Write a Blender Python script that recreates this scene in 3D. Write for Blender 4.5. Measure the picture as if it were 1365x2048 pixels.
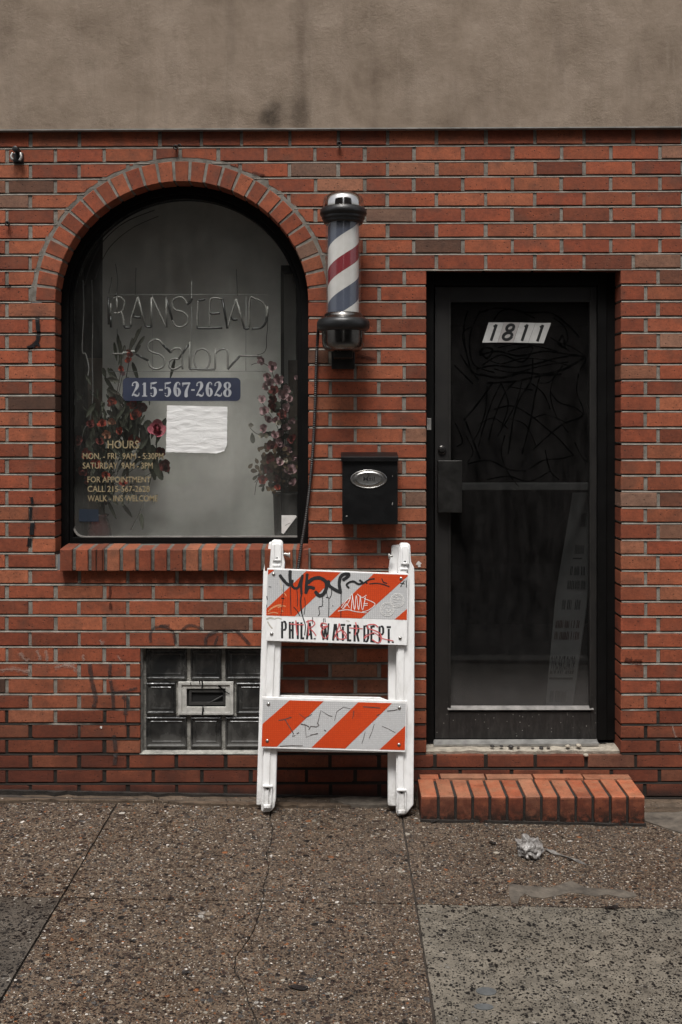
import bpy, bmesh, math, random
from mathutils import Vector, Matrix, noise
from mathutils.geometry import tessellate_polygon
R = math.radians
for o in list(bpy.data.objects): bpy.data.objects.remove(o)
SC = bpy.context.scene
COL = SC.collection
random.seed(7)

# ---------------------------------------------------------------- camera, sky, sun, exposure
# wall face is the plane Y=0, the street side is -Y; 453 photo pixels = 1 m on the wall
S, D, CX, HZ, HC = 453.0, 4.6, 680.0, 853.0, 1.63
F = S * D
cd = bpy.data.cameras.new('camera'); cam = bpy.data.objects.new('camera', cd); COL.objects.link(cam)
cam.location = (0, -D, HC); cam.rotation_euler = (R(90), 0, 0)
cd.sensor_width = 36; cd.lens = 36 * F / 2048
cd.shift_x = (682.5 - CX) / 2048; cd.shift_y = (HZ - 1024) / 2048
cd.clip_start = .05; cd.clip_end = 2000
SC.camera = cam

SUN_EL, SUN_AZ = R(63), R(190)      # azimuth clockwise from +Y
w = bpy.data.worlds.new('World'); SC.world = w; w.use_nodes = True
nt = w.node_tree; nt.nodes.clear()
sky = nt.nodes.new('ShaderNodeTexSky'); sky.sky_type = 'NISHITA'; sky.sun_disc = False
sky.sun_elevation = SUN_EL; sky.sun_rotation = SUN_AZ
sky.air_density = 1.0; sky.dust_density = 5.0; sky.ozone_density = 1.0
hs = nt.nodes.new('ShaderNodeHueSaturation'); hs.inputs['Saturation'].default_value = .25
bg = nt.nodes.new('ShaderNodeBackground'); bg.inputs['Strength'].default_value = .08
wo = nt.nodes.new('ShaderNodeOutputWorld')
nt.links.new(sky.outputs[0], hs.inputs['Color']); nt.links.new(hs.outputs[0], bg.inputs['Color']); nt.links.new(bg.outputs[0], wo.inputs[0])
sd = bpy.data.lights.new('sun', 'SUN'); sd.energy = 1.5; sd.angle = R(18); sd.color = (1, .975, .94)
sun = bpy.data.objects.new('sun', sd); COL.objects.link(sun)
sv = Vector((math.sin(SUN_AZ) * math.cos(SUN_EL), math.cos(SUN_AZ) * math.cos(SUN_EL), math.sin(SUN_EL)))
sun.rotation_euler = sv.to_track_quat('Z', 'Y').to_euler(); sun.location = sv * 20
SC.view_settings.view_transform = 'Standard'; SC.view_settings.look = 'None'
SC.view_settings.exposure = 1.0; SC.view_settings.gamma = 1
SC.render.engine = 'CYCLES'
SC.cycles.max_bounces = 8; SC.cycles.transparent_max_bounces = 16
SC.cycles.use_denoising = True

# ---------------------------------------------------------------- mapping helpers
def P(px, py, y=0.0):
    s = F / (D + y)
    return Vector(((px - CX) / s, y, HC - (py - HZ) / s))
def wx(px): return (px - CX) / S
def wz(py): return HC - (py - HZ) / S
def gz(x): return -.010 - .0186 * max(-4, min(4, x))
def G(px, py, up=0.0):                 # ground point under a photo pixel
    z = 0
    for _ in range(6):
        d = (HC - z) * F / (py - HZ); x = (px - CX) * d / F; z = gz(x)
    return Vector((x, d - D, z + up))

# ---------------------------------------------------------------- mesh builder
class MB:
    def __init__(s): s.v = []; s.f = []; s.m = []; s.c = []; s.sm = []; s.mi = 0; s.col = (1, 1, 1, 1); s.smooth = False
    def add(s, vs, fs, smooth=None):
        o = len(s.v); s.v += [tuple(p) for p in vs]
        for f in fs:
            s.f.append([i + o for i in f]); s.m.append(s.mi); s.c.append(s.col); s.sm.append(s.smooth if smooth is None else smooth)
    def quad(s, a, b, c, d): s.add([a, b, c, d], [(0, 1, 2, 3)])
    def box(s, lo, hi):
        x0, y0, z0 = lo; x1, y1, z1 = hi
        s.add([(x0,y0,z0),(x1,y0,z0),(x1,y1,z0),(x0,y1,z0),(x0,y0,z1),(x1,y0,z1),(x1,y1,z1),(x0,y1,z1)],
              [(0,3,2,1),(4,5,6,7),(0,1,5,4),(1,2,6,5),(2,3,7,6),(3,0,4,7)])
    def prism(s, front, back, cap_back=True):          # two matching loops; front is counter-clockwise seen from the front
        n = len(front); fs = [tuple(range(n))]
        if cap_back: fs.append(tuple(range(2 * n - 1, n - 1, -1)))
        for i in range(n):
            j = (i + 1) % n; fs.append((i, i + n, j + n, j))
        s.add(list(front) + list(back), fs)
    def tube(s, pts, r, n=8, caps=True, smooth=True):
        pts = [Vector(p) for p in pts]; vs = []; fs = []; m = len(pts)
        rr = r if isinstance(r, (list, tuple)) else [r] * m
        up = None
        for i, p in enumerate(pts):
            t = (pts[min(i + 1, m - 1)] - pts[max(i - 1, 0)])
            t = t.normalized() if t.length > 1e-9 else Vector((0, 0, 1))
            if up is None: up = t.orthogonal().normalized()
            else:
                up = up - t * up.dot(t); up = up.normalized() if up.length > 1e-6 else t.orthogonal().normalized()
            sd_ = t.cross(up)
            for k in range(n):
                a = 2 * math.pi * k / n; vs.append(p + (up * math.cos(a) + sd_ * math.sin(a)) * rr[i])
        for i in range(m - 1):
            for k in range(n):
                k2 = (k + 1) % n; fs.append((i*n+k, i*n+k2, (i+1)*n+k2, (i+1)*n+k))
        if caps: fs.append(tuple(range(n-1, -1, -1))); fs.append(tuple(range((m-1)*n, m*n)))
        s.add(vs, fs, smooth)
    def lathe(s, prof, c=(0, 0), n=48, smooth=True):      # prof: (r, z) from top or bottom, axis Z at c
        vs = []; fs = []
        for r, z in prof:
            for k in range(n):
                a = 2 * math.pi * k / n; vs.append((c[0] + r * math.cos(a), c[1] + r * math.sin(a), z))
        for i in range(len(prof) - 1):
            for k in range(n):
                k2 = (k + 1) % n; fs.append((i*n+k, i*n+k2, (i+1)*n+k2, (i+1)*n+k))
        s.add(vs, fs, smooth)
    def ribbon(s, pts, wid, fn, off=0.0, cap=True):       # flat stroke in 2D mapped by fn(x, y, off)
        pts = [Vector((p[0], p[1])) for p in pts]; n = len(pts)
        ws = wid if isinstance(wid, (list, tuple)) else [wid] * n
        L = []; Rr = []
        for i in range(n):
            t = pts[min(i+1, n-1)] - pts[max(i-1, 0)]
            if t.length < 1e-9: t = Vector((1, 0))
            t.normalize(); q = Vector((-t.y, t.x)) * ws[i] * .5
            L.append(pts[i] + q); Rr.append(pts[i] - q)
        if cap:
            t = (pts[0] - pts[1]).normalized() * ws[0] * .3
            L.insert(0, pts[0] + t + (L[0]-pts[0])*.5); Rr.insert(0, pts[0] + t + (Rr[0]-pts[0])*.5)
            t = (pts[-1] - pts[-2]).normalized() * ws[-1] * .3
            L.append(pts[-1] + t + (L[-1]-pts[-1])*.5); Rr.append(pts[-1] + t + (Rr[-1]-pts[-1])*.5)
        vs = []
        for i in range(len(L)): vs.append(fn(L[i].x, L[i].y, off)); vs.append(fn(Rr[i].x, Rr[i].y, off))
        s.add(vs, [(2*i, 2*i+1, 2*i+3, 2*i+2) for i in range(len(L) - 1)], False)
    def build(s, name, mats, parent=None, bevel=0, seg=2, origin=None):
        me = bpy.data.meshes.new(name)
        vs = s.v
        if origin is not None:
            ox, oy, oz = origin; vs = [(a-ox, b-oy, c-oz) for a, b, c in vs]
        me.from_pydata(vs, [], s.f)
        for m in (mats if isinstance(mats, (list, tuple)) else [mats]): me.materials.append(m)
        me.polygons.foreach_set('material_index', s.m); me.polygons.foreach_set('use_smooth', s.sm)
        at = me.attributes.new('tint', 'FLOAT_COLOR', 'FACE')
        at.data.foreach_set('color', [x for c in s.c for x in c])
        me.update()
        bm = bmesh.new(); bm.from_mesh(me); bmesh.ops.remove_doubles(bm, verts=bm.verts, dist=1e-6)
        if getattr(s, 'recalc', True): bmesh.ops.recalc_face_normals(bm, faces=bm.faces)
        bm.to_mesh(me); bm.free()
        o = bpy.data.objects.new(name, me); COL.objects.link(o)
        if origin is not None: o.location = origin
        if parent is not None:
            o.parent = parent
            o.location = Vector(origin or (0, 0, 0)) - world_of(parent)
        if bevel:
            b = o.modifiers.new('bevel', 'BEVEL'); b.width = bevel; b.segments = seg; b.limit_method = 'ANGLE'; b.angle_limit = R(35)
            b.harden_normals = False
        return o
def world_of(o):
    l = Vector(o.location)
    while o.parent: o = o.parent; l += Vector(o.location)
    return l
def tag(o, label=None, cat=None, group=None, kind=None):
    if label: o['label'] = label
    if cat: o['category'] = cat
    if group: o['group'] = group
    if kind: o['kind'] = kind
    return o
def thing(name, loc, label, cat, group=None):
    o = bpy.data.objects.new(name, None); COL.objects.link(o); o.location = loc; o.empty_display_size = .05
    return tag(o, label, cat, group)
def hole(name, parent):      # an Empty standing for a part that only has sub-parts
    o = bpy.data.objects.new(name, None); COL.objects.link(o); o.parent = parent; o.empty_display_size = .05
    return o
def smoothpath(pts, k=6):    # Catmull-Rom
    pts = [Vector(p) for p in pts]; out = []
    for i in range(len(pts) - 1):
        a = pts[max(i-1, 0)]; b = pts[i]; c = pts[i+1]; d = pts[min(i+2, len(pts)-1)]
        for j in range(k):
            t = j / k
            out.append(.5 * ((2*b) + (c-a)*t + (2*a-5*b+4*c-d)*t*t + (3*b-a-3*c+d)*t*t*t))
    out.append(pts[-1]); return out
def dense(pts, step):
    out = []
    for a, b in zip(pts[:-1], pts[1:]):
        a = Vector(a); b = Vector(b); n = max(1, int((b-a).length / step))
        out += [a.lerp(b, i / n) for i in range(n)]
    return out + [Vector(pts[-1])]
def text2d(s, bold=0.0, shear=0.0):      # triangles of a line of text, normalised to its own bounds (cap height 0..1)
    cu = bpy.data.curves.new('t', 'FONT'); cu.body = s; cu.offset = bold; cu.shear = shear; cu.resolution_u = 3
    ob = bpy.data.objects.new('t', cu); COL.objects.link(ob)
    dg = bpy.context.evaluated_depsgraph_get(); me = bpy.data.meshes.new_from_object(ob.evaluated_get(dg))
    vs = [(v.co.x, v.co.y) for v in me.vertices]; fs = [tuple(p.vertices) for p in me.polygons]
    bpy.data.objects.remove(ob); bpy.data.curves.remove(cu); bpy.data.meshes.remove(me)
    x0 = min(v[0] for v in vs); x1 = max(v[0] for v in vs); y0 = min(v[1] for v in vs); y1 = max(v[1] for v in vs)
    return [((x-x0)/(x1-x0), (y-y0)/(y1-y0)) for x, y in vs], fs
def put_text(mb, s, box, fn, off, bold=0.0, shear=0.0):   # box = px x0, y_top, x1, y_base
    vs, fs = text2d(s, bold, shear); x0, yt, x1, yb = box
    mb.add([fn(x0 + u*(x1-x0), yb + v*(yt-yb), off) for u, v in vs], fs, False)

# ---------------------------------------------------------------- material helpers
class NT:
    def __init__(s, name):
        s.m = bpy.data.materials.new(name); s.m.use_nodes = True; s.t = s.m.node_tree; s.t.nodes.clear()
        s.out = s.t.nodes.new('ShaderNodeOutputMaterial'); s._co = None
    def n(s, typ, ins=None, **props):
        nd = s.t.nodes.new('ShaderNode' + typ)
        for k, v in props.items(): setattr(nd, k, v)
        for k, v in (ins or {}).items(): s.set(nd.inputs[k], v)
        return nd
    def set(s, sock, v):
        if hasattr(v, 'outputs'): v = v.outputs[0]
        if isinstance(v, bpy.types.NodeSocket): s.t.links.new(v, sock)
        elif isinstance(v, (tuple, list)) and len(v) == 3 and sock.type == 'RGBA': sock.default_value = (*v, 1)
        else: sock.default_value = v
    def co(s):
        if s._co is None: s._co = s.n('TexCoord').outputs['Object']
        return s._co
    def geo(s): return s.n('NewGeometry').outputs['Position']
    def xyz(s, v=None): return s.n('SeparateXYZ', {0: v or s.geo()}).outputs
    def math(s, op, a, b=0.0, clamp=False):
        nd = s.n('Math', {0: a, 1: b}, operation=op, use_clamp=clamp); return nd.outputs[0]
    def noise(s, scale, detail=3, rough=.5, vec=None, dist=0.0, out='Fac'):
        nd = s.n('TexNoise', {'Vector': vec if vec is not None else s.geo(), 'Scale': scale, 'Detail': detail, 'Roughness': rough, 'Distortion': dist}); return nd.outputs[out]
    def vor(s, scale, vec=None, feature='F1', rnd=1.0):
        return s.n('TexVoronoi', {'Vector': vec if vec is not None else s.geo(), 'Scale': scale, 'Randomness': rnd}, feature=feature).outputs
    def ramp(s, fac, stops, interp='LINEAR'):
        nd = s.n('ValToRGB', {0: fac}); cr = nd.color_ramp; cr.interpolation = interp
        while len(cr.elements) < len(stops): cr.elements.new(.5)
        for e, (p, c) in zip(cr.elements, stops):
            e.position = p; e.color = (c, c, c, 1) if isinstance(c, (int, float)) else (*c, 1)
        return nd.outputs[0]
    def rng(s, v, a, b, c=0.0, d=1.0, smooth=False):
        return s.n('MapRange', {0: v, 1: a, 2: b, 3: c, 4: d}, interpolation_type='SMOOTHSTEP' if smooth else 'LINEAR').outputs[0]
    def mix(s, f, a, b, mode='MIX'):
        nd = s.n('Mix', data_type='RGBA', blend_type=mode)
        s.set(nd.inputs[0], f); s.set(nd.inputs[6], a); s.set(nd.inputs[7], b); return nd.outputs[2]
    def scale(s, vec, k): return s.n('VectorMath', {0: vec, 1: k}, operation='MULTIPLY').outputs[0]
    def bump(s, h, dist, strength=1.0, prev=None):
        nd = s.n('Bump', {'Height': h, 'Distance': dist, 'Strength': strength})
        if prev is not None: s.set(nd.inputs['Normal'], prev)
        return nd.outputs[0]
    def schlick(s, f0=.04):
        lw = s.n('LayerWeight', {0: .5}).outputs['Facing']
        return s.math('ADD', f0, s.math('MULTIPLY', 1 - f0, s.math('POWER', lw, 5.0)))
    def pbr(s, color, rough=.6, metal=0.0, normal=None, spec=.5, coat=0.0, trans=0.0, alpha=None, sheen=None):
        nd = s.n('BsdfPrincipled', {'Base Color': color, 'Roughness': rough, 'Metallic': metal, 'Specular IOR Level': spec, 'Coat Weight': coat, 'Transmission Weight': trans})
        if normal is not None: s.set(nd.inputs['Normal'], normal)
        if alpha is not None: s.set(nd.inputs['Alpha'], alpha)
        return nd
    def done(s, sh): s.set(s.out.inputs[0], sh); return s.m
def simple(name, c, rough=.5, metal=0.0, var=.15, nscale=30.0, bump=0.0, spec=.5, coat=0.0):
    t = NT(name)
    n1 = t.noise(nscale, 4, .6); k = t.rng(n1, .3, .7, 1 - var, 1 + var)
    col = t.mix(1.0, c, t.n('CombineColor', {0: k, 1: k, 2: k}), 'MULTIPLY')
    rr = t.rng(t.noise(nscale * .6, 3), .3, .7, max(0, rough - .08), min(1, rough + .08))
    nm = t.bump(t.noise(nscale * 4, 3), bump) if bump else None
    return t.done(t.pbr(col, rr, metal, nm, spec, coat))
# ---------------------------------------------------------------- materials
M = {}
def brick_mat(name, wet=False):
    t = NT(name)
    at = t.n('Attribute', attribute_name='tint'); sp = t.n('SeparateColor', {0: at.outputs['Color']}).outputs
    pos = t.geo()
    off = t.n('VectorMath', {0: pos, 1: t.n('CombineXYZ', {0: t.math('MULTIPLY', sp[2], 37.0), 1: t.math('MULTIPLY', sp[2], 11.0), 2: t.math('MULTIPLY', sp[2], 23.0)}).outputs[0]}, operation='ADD').outputs[0]
    base = t.ramp(sp[0], [(0, (.060, .036, .026)), (.10, (.110, .050, .030)), (.16, (.170, .046, .022)), (.40, (.208, .048, .022)), (.62, (.250, .066, .030)), (.86, (.285, .090, .043)), (.93, (.225, .100, .058)), (1, (.185, .105, .072))])
    mott = t.noise(14, 4, .65, off); k = t.rng(t.math('ADD', t.math('MULTIPLY', mott, .6), t.math('MULTIPLY', t.noise(70, 3, .7, off), .4)), .30, .70, .58, 1.42)
    k2 = t.math('MULTIPLY', k, sp[1])
    c = t.mix(1.0, base, t.n('CombineColor', {0: k2, 1: k2, 2: k2}), 'MULTIPLY')
    # burnt ends on some bricks, tan sandy blooms
    c = t.mix(t.math('MULTIPLY', t.rng(t.noise(9, 2, .5, off), .56, .70, 0, .55), .8), c, (.085, .045, .030))
    c = t.mix(t.math('MULTIPLY', t.rng(t.noise(6, 3, .5), .55, .75, 0, .15), 1.0), c, (.26, .115, .07))
    # iron spots and pits
    sv1 = t.vor(78, off); sp1 = t.math('MULTIPLY', t.rng(sv1['Distance'], .10, .26, 1, 0), t.rng(t.n('SeparateColor', {0: sv1['Color']}).outputs[0], .70, .74, 0, 1))
    c = t.mix(t.math('MULTIPLY', sp1, .9), c, (.030, .014, .010))
    fine = t.noise(210, 3, .75, off); c = t.mix(t.rng(fine, .52, .72, 0, .6), c, (.06, .022, .014))
    # grime splashed up from the pavement onto the wall
    z = t.xyz()[2]; g = t.math('MULTIPLY', t.rng(z, .62, .02, 0, 1, True), t.rng(t.noise(5, 4, .6), .3, .6, .55, 1.0))
    if not wet:
        c = t.mix(t.math('MULTIPLY', g, .80), c, (.048, .013, .008))
        c = t.mix(t.math('MULTIPLY', t.rng(t.math('ADD', z, t.math('MULTIPLY', t.noise(9, 4, .6), .05)), .085, .02, 0, .85, True), 1.0), c, (.014, .010, .008))
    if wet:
        c = t.mix(t.math('MULTIPLY', t.rng(z, .088, .074, 0, .88), t.rng(t.noise(26, 4, .7), .30, .62, .55, 1)), c, (.070, .018, .010))  # step risers: shade of the fronts painted in as dark red, mixed with dirt
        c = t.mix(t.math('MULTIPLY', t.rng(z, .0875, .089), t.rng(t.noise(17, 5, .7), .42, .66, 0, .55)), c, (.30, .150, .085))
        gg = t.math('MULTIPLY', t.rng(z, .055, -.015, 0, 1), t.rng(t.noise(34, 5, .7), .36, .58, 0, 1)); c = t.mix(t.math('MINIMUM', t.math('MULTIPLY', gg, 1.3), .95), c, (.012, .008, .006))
    h = t.math('ADD', t.math('MULTIPLY', fine, .5), t.math('SUBTRACT', t.noise(60, 4, .6, off), sp1))
    nm = t.bump(h, .0016, .8)
    rr = t.rng(mott, .3, .7, .55 if wet else .72, .8 if wet else .92)
    return t.done(t.pbr(c, rr, 0, nm, .35))
def mortar_mat():
    t = NT('mortar'); z = t.xyz()[2]
    c = t.ramp(t.noise(26, 5, .65), [(.25, (.115, .102, .086)), (.5, (.205, .186, .160)), (.75, (.285, .262, .230))])
    c = t.mix(t.rng(t.noise(3.2, 4, .6), .52, .72, 0, .6), c, (.10, .088, .074))
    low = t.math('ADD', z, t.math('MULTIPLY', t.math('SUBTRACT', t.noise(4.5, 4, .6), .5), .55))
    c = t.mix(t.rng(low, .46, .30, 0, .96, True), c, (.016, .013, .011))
    nm = t.bump(t.noise(190, 4, .7), .003, .8)
    return t.done(t.pbr(c, .95, 0, nm, .2))
def stucco_mat():
    t = NT('stucco'); pos = t.geo()
    c = t.ramp(t.noise(4.6, 7, .66, pos, .15), [(.25, (.150, .112, .082)), (.43, (.218, .168, .126)), (.58, (.262, .205, .157)), (.78, (.315, .252, .197))])
    v = t.scale(pos, (5.5, 1, .8)); c = t.mix(t.rng(t.noise(1.6, 5, .6, v), .5, .72, 0, .40), c, (.125, .094, .071))
    v2 = t.scale(pos, (9, 1, 1.4)); c = t.mix(t.rng(t.noise(2.3, 5, .65, v2), .56, .75, 0, .35), c, (.33, .268, .213))
    # water streak and the dark blotch at the drip edge
    x, y, z = t.xyz(pos)
    wob = t.math('MULTIPLY', t.math('SUBTRACT', t.noise(4, 4, .6), .5), .16)
    dx = t.math('ABSOLUTE', t.math('ADD', t.math('SUBTRACT', x, wx(598)), wob))
    c = t.mix(t.math('MULTIPLY', t.rng(dx, .0, .05, .42, 0, True), t.rng(t.noise(9, 4, .6), .3, .7, .3, 1)), c, (.060, .038, .024))
    def blot(px, py, rx, rz):
        a = t.math('DIVIDE', t.math('ADD', t.math('SUBTRACT', x, wx(px)), wob), rx); b = t.math('DIVIDE', t.math('ADD', t.math('SUBTRACT', z, wz(py)), wob), rz)
        return t.math('SQRT', t.math('ADD', t.math('MULTIPLY', a, a), t.math('MULTIPLY', b, b)))
    for px, py, rx, rz, k in ((546, 236, .06, .09, .80), (600, 235, .045, .11, .32), (575, 228, .12, .11, .25)):
        c = t.mix(t.math('MULTIPLY', t.rng(blot(px, py, rx, rz), .15, 1.0, k, 0, True), t.rng(t.noise(22, 5, .7), .3, .6, .45, 1)), c, (.030, .022, .016))
    h = t.math('ADD', t.math('MULTIPLY', t.noise(60, 6, .8), t.rng(t.noise(2.5, 3), .35, .65, .35, 1.5)), t.math('MULTIPLY', t.noise(11, 4, .65), .9))
    nm = t.bump(h, .0045, .7)
    return t.done(t.pbr(c, .93, 0, nm, .2))
def glass_mat(name, dust, tint, dcol=(.30, .28, .26), seed=0.0, low=None, streak=1.0, haze=None):
    t = NT(name); pos = t.geo()
    v = t.scale(pos, (7, 1, 2.2)); n1 = t.noise(2.2 + seed, 6, .65, v); n2 = t.noise(60, 4, .7)
    d = t.math('MULTIPLY', t.rng(n1, .25, .8, .15, 1.6 * streak), t.rng(n2, .3, .7, .7, 1.3)); d = t.math('MULTIPLY', d, dust)
    if low:
        z = t.xyz(pos)[2]; wob = t.math('MULTIPLY', t.math('SUBTRACT', t.noise(5, 5, .6), .5), low[2])
        d = t.math('ADD', d, t.math('MULTIPLY', t.rng(t.math('ADD', z, wob), low[0], low[1], low[3], 0, True), t.rng(n2, .3, .7, .8, 1.2)))
    if haze:
        x, y, z = t.xyz(pos); w_ = t.math('MULTIPLY', t.math('SUBTRACT', t.noise(3.1, 5, .6), .5), .7)
        for px, py, rx, rz, k in haze:
            e0 = t.math('DIVIDE', t.math('SUBTRACT', x, wx(px)), rx); e1 = t.math('DIVIDE', t.math('SUBTRACT', z, wz(py)), rz)
            rr = t.math('ADD', t.math('SQRT', t.math('ADD', t.math('MULTIPLY', e0, e0), t.math('MULTIPLY', e1, e1))), w_)
            d = t.math('ADD', d, t.math('MULTIPLY', t.rng(rr, .25, 1.05, k, 0, True), t.rng(t.noise(4.5, 6, .65, t.scale(pos, (3.2, 1, 1))), .3, .7, .75, 1.2)))
    d = t.math('MINIMUM', d, .95)
    tr = t.n('BsdfTransparent', {0: tint}); gl = t.n('BsdfGlossy', {0: (.9, .92, .92), 'Roughness': .02})
    a = t.n('MixShader', {0: t.schlick(.025), 1: tr.outputs[0], 2: gl.outputs[0]})
    df = t.n('BsdfDiffuse', {0: dcol})
    b = t.n('MixShader', {0: d, 1: a.outputs[0], 2: df.outputs[0]})
    return t.done(b)
def aggregate_mat(name, base, stones, layers, wetness=.35, pit=False):
    t = NT(name); pos = t.geo()
    c = t.ramp(t.noise(16, 6, .65), [(.28, tuple(q * .5 for q in base)), (.5, base), (.75, tuple(q * 1.55 for q in base))])
    c = t.mix(t.rng(t.noise(2.2, 4, .55), .45, .7, 0, .45), c, tuple(q * .55 for q in base))
    h = t.math('MULTIPLY', t.noise(120, 4, .7), .4)
    for sc, keep, rad, k in layers:
        dv = t.n('VectorMath', {0: pos, 1: t.scale(t.n('TexNoise', {'Vector': pos, 'Scale': sc * 1.1, 'Detail': 2}).outputs['Color'], (.75 / sc,) * 3)}, operation='ADD').outputs[0]
        vv = t.vor(sc, t.scale(dv, (1, 1, .1))); rc = t.n('SeparateColor', {0: vv['Color']}).outputs
        size = t.math('MULTIPLY', rc[2], .6); dd = t.math('MULTIPLY', vv['Distance'], t.math('ADD', .7, size))
        m = t.math('MULTIPLY', t.rng(dd, rad * .78, rad, 1, 0), t.rng(rc[0], keep, keep + .01, 0, 1))
        sc_col = t.ramp(rc[1], stones, 'CONSTANT')
        sh = t.rng(t.math('FRACT', t.math('MULTIPLY', rc[2], 7.31)), 0, 1, .6, 1.35)
        sc_col = t.mix(1.0, sc_col, t.n('CombineColor', {0: sh, 1: sh, 2: sh}), 'MULTIPLY')
        c = t.mix(m, c, sc_col)
        h = t.math('ADD', h, t.math('MULTIPLY', m, (-k if pit else k)))
    nm = t.bump(h, .005, 1.0)
    rr = t.rng(t.noise(3.5, 4, .6), .35, .65, .42, .75)
    return t.done(t.pbr(c, rr, 0, nm, wetness))

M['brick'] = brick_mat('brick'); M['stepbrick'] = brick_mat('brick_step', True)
M['mortar'] = mortar_mat(); M['stucco'] = stucco_mat()
M['black_metal'] = simple('black_metal', (.0042, .0040, .0039), .55, .0, .3, 12, .0004, .12)
M['bronze'] = simple('bronze_aluminium', (.018, .0165, .0155), .5, .5, .35, 9, .0003, .3)
M['bronze_edge'] = simple('worn_bronze_edge', (.030, .028, .026), .5, .5, .3, 20)
M['push'] = simple('brushed_dark_plate', (.060, .058, .055), .36, .85, .3, 25)
M['alu'] = simple('dull_aluminium', (.40, .39, .37), .45, .7, .3, 18, .0006)
M['gasket'] = simple('grey_gasket', (.22, .21, .195), .6, 0, .3, 20)
M['chrome'] = simple('chrome', (.62, .60, .58), .09, 1.0, .15, 30)
M['chrome_dull'] = simple('tarnished_chrome', (.19, .18, .17), .22, 1.0, .35, 22)
M['rubber'] = simple('black_rubber_ring', (.012, .012, .0125), .38, 0, .35, 40, .0006)
M['conduit'] = simple('black_conduit', (.016, .012, .011), .5, 0, .3, 40)
M['mailblack'] = simple('black_enamel', (.0035, .0035, .0038), .4, 0, .25, 30, .0003, .4)
M['nickel'] = simple('brushed_nickel', (.46, .45, .43), .3, 1.0, .12, 60)
M['letter_dark'] = simple('dark_engraving', (.02, .02, .02), .6)
M['interior'] = simple('dark_interior', (.006, .0058, .0055), .9)
M['dirt'] = simple('dark_dirt', (.034, .026, .020), .95, 0, .4, 30, .003)
M['wetdirt'] = simple('packed_wet_dirt', (.016, .012, .009), .9, 0, .5, 30, .004)
M['asphalt'] = simple('asphalt', (.045, .043, .041), .85, 0, .3, 50, .003)
M['kerb'] = simple('kerb_stone', (.16, .15, .135), .85, 0, .25, 30, .002)
M['greycement'] = simple('grey_cement_patch', (.086, .072, .057), .8, 0, .5, 20, .002)
M['splash'] = simple('blue_grey_splash', (.088, .092, .092), .6, 0, .2, 40)
M['sill'] = simple('crumbling_cement', (.30, .265, .215), .95, 0, .35, 26, .004)
STONES = [(0, (.014, .010, .008)), (.26, (.040, .023, .017)), (.44, (.075, .052, .038)), (.58, (.135, .104, .077)), (.70, (.070, .066, .063)), (.79, (.22, .175, .13)), (.875, (.22, .085, .034)), (.905, (.36, .32, .26)), (.968, (.54, .50, .45))]
STONES2 = [(0, (.007, .006, .005)), (.50, (.012, .010, .009)), (.76, (.030, .026, .022)), (.90, (.24, .22, .19))]
LAY = ((230, .30, .56, .4), (125, .44, .52, .8), (74, .66, .48, 1.1), (42, .88, .42, 1.4))
LAY2 = ((200, .74, .46, .6), (112, .62, .48, .9), (66, .78, .42, 1.2))
M['cement'] = aggregate_mat('cement_gutter', (.100, .072, .050), STONES, ((190, .80, .40, .4), (95, .92, .38, .8)))
M['aggregate'] = aggregate_mat('brown_aggregate_paving', (.122, .086, .058), STONES, LAY)
M['greyslab'] = aggregate_mat('grey_pitted_concrete', (.146, .128, .102), STONES2, LAY2, .3, True)
M['darkslab'] = aggregate_mat('dark_grey_concrete', (.078, .066, .053), STONES2, LAY2, .35, True)

# ---------------------------------------------------------------- the building
BLD = thing('brick_building', (0, 0, 0), 'red brick shopfront with grey stucco band, arched salon window and dark glass door', 'building')

JL = [297,327.7,359,388.7,418.4,448.8,479.5,510.7,542,573.2,604.5,636.7,668.6,699,730,761,791,821.9,854,886,916.6,948.8,980,1012,1043,1074.6,1106.8,1138,1169,1199.7,1231,1262.7,1293.7,1325.7,1356,1388.6,1419,1448,1478,1508.8,1538.7,1568,1598]
JR = [288.8,320,351,382,412.6,444,475.6,507,538,570,602.5,634.6,666,697.7,729,760.7,791.5,823,856,888,920.7,951.6,982.8,1016,1047,1080.5,1110.7,1142,1172,1203.5,1234,1265,1296.6,1328,1359,1389.4,1419.7,1450,1479,1507.6,1537,1566,1595.5]
JL = [266] + JL + [1628]; JR = [258] + JR + [1626]           # joint k lies at JL[k+1]
NR = len(JL) - 1                                              # rows
def rowz(j, px):
    t = max(-.25, min(1.25, px / 1365)); return wz(JL[j] + (JR[j] - JL[j]) * t)
BJ = .0067                                                    # half bed joint
ACX, AHW, AZC, AB = wx(364), 253 / S, wz(603.5), 241 / S      # arch: centre, half width, springing, rise
A_OUT, B_OUT = 292 / S, 281 / S
WL, WR = 111, 617; DL, DR = 853, 1242; GL, GR = 281, 537
def series(a, p, lo, hi):
    k = math.ceil((lo - a) / p); out = []
    while a + p * k < hi: out.append(a + p * k); k += 1
    return out
LO, HI = -520, 1900
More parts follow.
